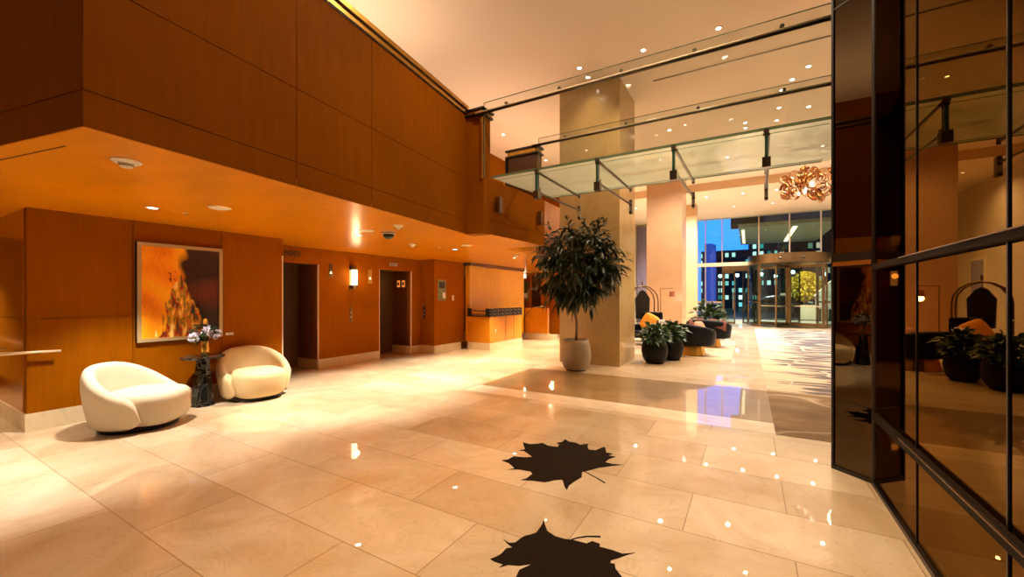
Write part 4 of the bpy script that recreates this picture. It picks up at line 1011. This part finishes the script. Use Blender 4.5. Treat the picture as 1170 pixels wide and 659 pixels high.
# chandelier
ch = thing('ribbon_chandelier', 'cluster chandelier of curled copper ribbons and crystals near the entrance', 'chandelier', (2.2,14.2,4.74))
rnd = random.Random(9)
for k in range(72):
    c = Vector((rnd.uniform(-1.3,1.3), rnd.uniform(-.55,.55), rnd.uniform(-.36,.36))); r0 = rnd.uniform(.10,.24)
    ax = Vector((rnd.gauss(0,1),rnd.gauss(0,1),rnd.gauss(0,1))).normalized(); t1 = ax.orthogonal().normalized(); t2 = ax.cross(t1)
    vs = []; fs = []; n_ = 22; w = rnd.uniform(.03,.06)
    for i in range(n_+1):
        a = i/n_*PI*rnd.uniform(3.2,3.3); rr = r0*(.45+.55*i/n_)
        p = c + t1*math.cos(a)*rr + t2*math.sin(a)*rr + ax*(i/n_-.5)*.12
        vs += [p-ax*w, p+ax*w]
    for i in range(n_): fs.append((2*i,2*i+1,2*i+3,2*i+2))
    o = MB().add(vs,fs).build('copper_ribbon', COPPER, ch, smooth=True); m = o.modifiers.new('s','SOLIDIFY'); m.thickness = .004
CRY = emis('crystal_glow', (1,.85,.7), 2.5)
for k in range(16):
    c = (rnd.uniform(-1.05,1.05), rnd.uniform(-.5,.5), rnd.uniform(-.38,.3)); MB().ell(c,(.035,.035,.05),8,6).build('crystal_light', CRY, ch)
for x in (-.8,0,.8): MB().tube([(x,0,0),(x,0,1.48)], .006, 5).build('cable', STEEL, ch)
lamp('POINT', (0,0,-.1), 60, (1,.75,.5), .3, parent=ch)

# ------------------------------------------------------------------ floor pieces: carpets and leaf inlays
tag(MB().prism([(.26,5.28),(.74,5.28),(.97,6.98),(6.5,6.98),(6.5,7.62),(.26,7.62)],0,.006).build('entrance_mat', carpet_mat('brown_carpet', (.19,.12,.065), (.24,.16,.09), (.42,.33,.22), 1.2, 3)), 'plain brown rug with pale curved lines before the mirrored column', 'rug')
tag(MB().box(.26,6.6,7.7,22.3,0,.006).build('lobby_carpet', carpet_mat('streaked_carpet', (.50,.40,.29), (.10,.085,.09), (.56,.48,.38), .8, 4.0, .43, .53, (.3,1.3))), 'cream carpet with dark brushed streaks leading to the revolving door', 'carpet')
tag(MB().box(-3.9,-.35,10.8,15.6,0,.006).build('lounge_rug', carpet_mat('lounge_carpet', (.55,.44,.31), (.16,.12,.09), (.7,.6,.5), 1.5, 5, .52, .66)), 'patterned rug under the lounge seating', 'rug')
Fp = 465.; FWD = (-math.sin(TH),math.cos(TH)); RT = (math.cos(TH),math.sin(TH))
def fl_(px, py):
    d = Fp*1.5/(py-339.); u = (px-585.)/Fp; return (d*(FWD[0]+u*RT[0]), d*(FWD[1]+u*RT[1]))
leaf1 = [(50,140),(80,136),(105,122),(150,126),(188,125),(165,108),(150,98),(128,97),(155,90),(145,60),(180,68),(212,66),(232,62),(260,75),(300,80),(308,70),(295,62),(320,58),(335,46),(350,56),(385,62),(400,70),(438,66),(434,80),(440,92),(470,95),(495,84),(512,80),(518,105),(548,110),(528,118),(560,124),(530,134),(513,148),(545,156),(594,160),(545,165),(480,174),(430,188),(410,192),(408,215),(375,235),(352,252),(342,272),(332,258),(322,226),(290,228),(245,238),(200,232),(180,230),(136,228),(162,220),(188,200),(180,190),(130,181),(78,181),(108,176),(98,165),(82,152)]
leaf2 = [(0,580),(30,568),(50,556),(72,532),(100,528),(78,512),(60,492),(85,508),(112,506),(135,488),(155,476),(182,470),(205,462),(222,440),(232,425),(238,405),(246,430),(255,455),(290,478),(330,490),(370,495),(430,510),(455,500),(490,512),(488,525),(545,540),(590,556),(648,552),(610,562),(575,575),(540,585),(535,598),(555,600),(560,625),(585,655),(600,690),(570,720),(600,770),(540,765),(500,790),(430,775),(400,830),(375,880),(330,800),(270,790),(180,800),(140,770),(60,760),(110,720),(100,690),(115,660),(130,628),(188,602),(130,610),(80,606),(40,618),(58,604),(20,592)]
def leaf_inlay(pts, stem, label):
    P = [fl_(560+x/3.9, 490+y/3.9) for x,y in pts]
    cx = sum(p[0] for p in P)/len(P); cy = sum(p[1] for p in P)/len(P)
    t = thing('leaf_inlay', label, 'floor decal', (cx,cy,0))
    mb = MB().prism([(x-cx,y-cy) for x,y in P], 0.0, .002)
    o = mb.build('leaf_blade', LEAFIN, t)
    bm = bmesh.new(); bm.from_mesh(o.data); bmesh.ops.triangulate(bm, faces=[f for f in bm.faces if len(f.verts) > 4]); bm.to_mesh(o.data); bm.free()
    S = [fl_(560+x/3.9, 490+y/3.9) for x,y,w in stem]; mb = MB()
    L_ = []; R_ = []
    for i,(x,y) in enumerate(S):
        a = Vector(S[min(i+1,len(S)-1)])-Vector(S[max(i-1,0)]); a.normalize(); w = stem[i][2]
        L_.append((x-a.y*w-cx,y+a.x*w-cy)); R_.append((x+a.y*w-cx,y-a.x*w-cy))
    for i in range(len(S)-1): mb.prism([L_[i],L_[i+1],R_[i+1],R_[i]], 0, .002)
    mb.build('leaf_stem', LEAFIN, t)
leaf_inlay(leaf1, [(412,186,.004),(440,200,.006),(475,218,.006),(512,241,.008)], 'dark maple leaf shape set in the stone floor, the further one')
leaf_inlay(leaf2, [(350,498,.004),(385,486,.006),(430,479,.007),(492,480,.009)], 'larger dark maple leaf shape at the bottom edge of the frame')

# ------------------------------------------------------------------ world, camera
wd = bpy.data.worlds.new('night'); SC.world = wd; wd.use_nodes = True
wd.node_tree.nodes['Background'].inputs['Color'].default_value = (.02,.035,.06,1); wd.node_tree.nodes['Background'].inputs['Strength'].default_value = .6
lamp('SPOT', (1.5,28.5,5.4), 1600, (1,.95,.8), .15, 150, .8, name='drive_canopy_light')
lamp('SPOT', (3.0,30.5,5.2), 1500, (1,.85,.5), .2, 100, .8, name='tree_fill', rot=(.7,0,0))  # spot added to brighten the yellow leaves, no fixture there
lamp('SPOT', (1.0,31,5.2), 900, (.8,1,1), .3, 120, .8, name='car_fill', rot=(.6,0,0))  # added spot that makes the dark car show, belongs to no fixture
cam = bpy.data.cameras.new('camera'); co = bpy.data.objects.new('camera', cam); COL.objects.link(co); SC.camera = co
cam.sensor_fit = 'HORIZONTAL'; cam.sensor_width = 36; cam.lens = 36*465/IMW
cam.shift_y = -(329.5-339.)/IMW; cam.clip_start = .05; cam.clip_end = 300
co.location = (0,0,1.5); co.rotation_euler = (PI/2, 0, TH)
SC.view_settings.view_transform = 'Standard'; SC.view_settings.look = 'None'; SC.view_settings.gamma = 1
SC.view_settings.use_curve_mapping = False; SC.view_settings.exposure = 0.0
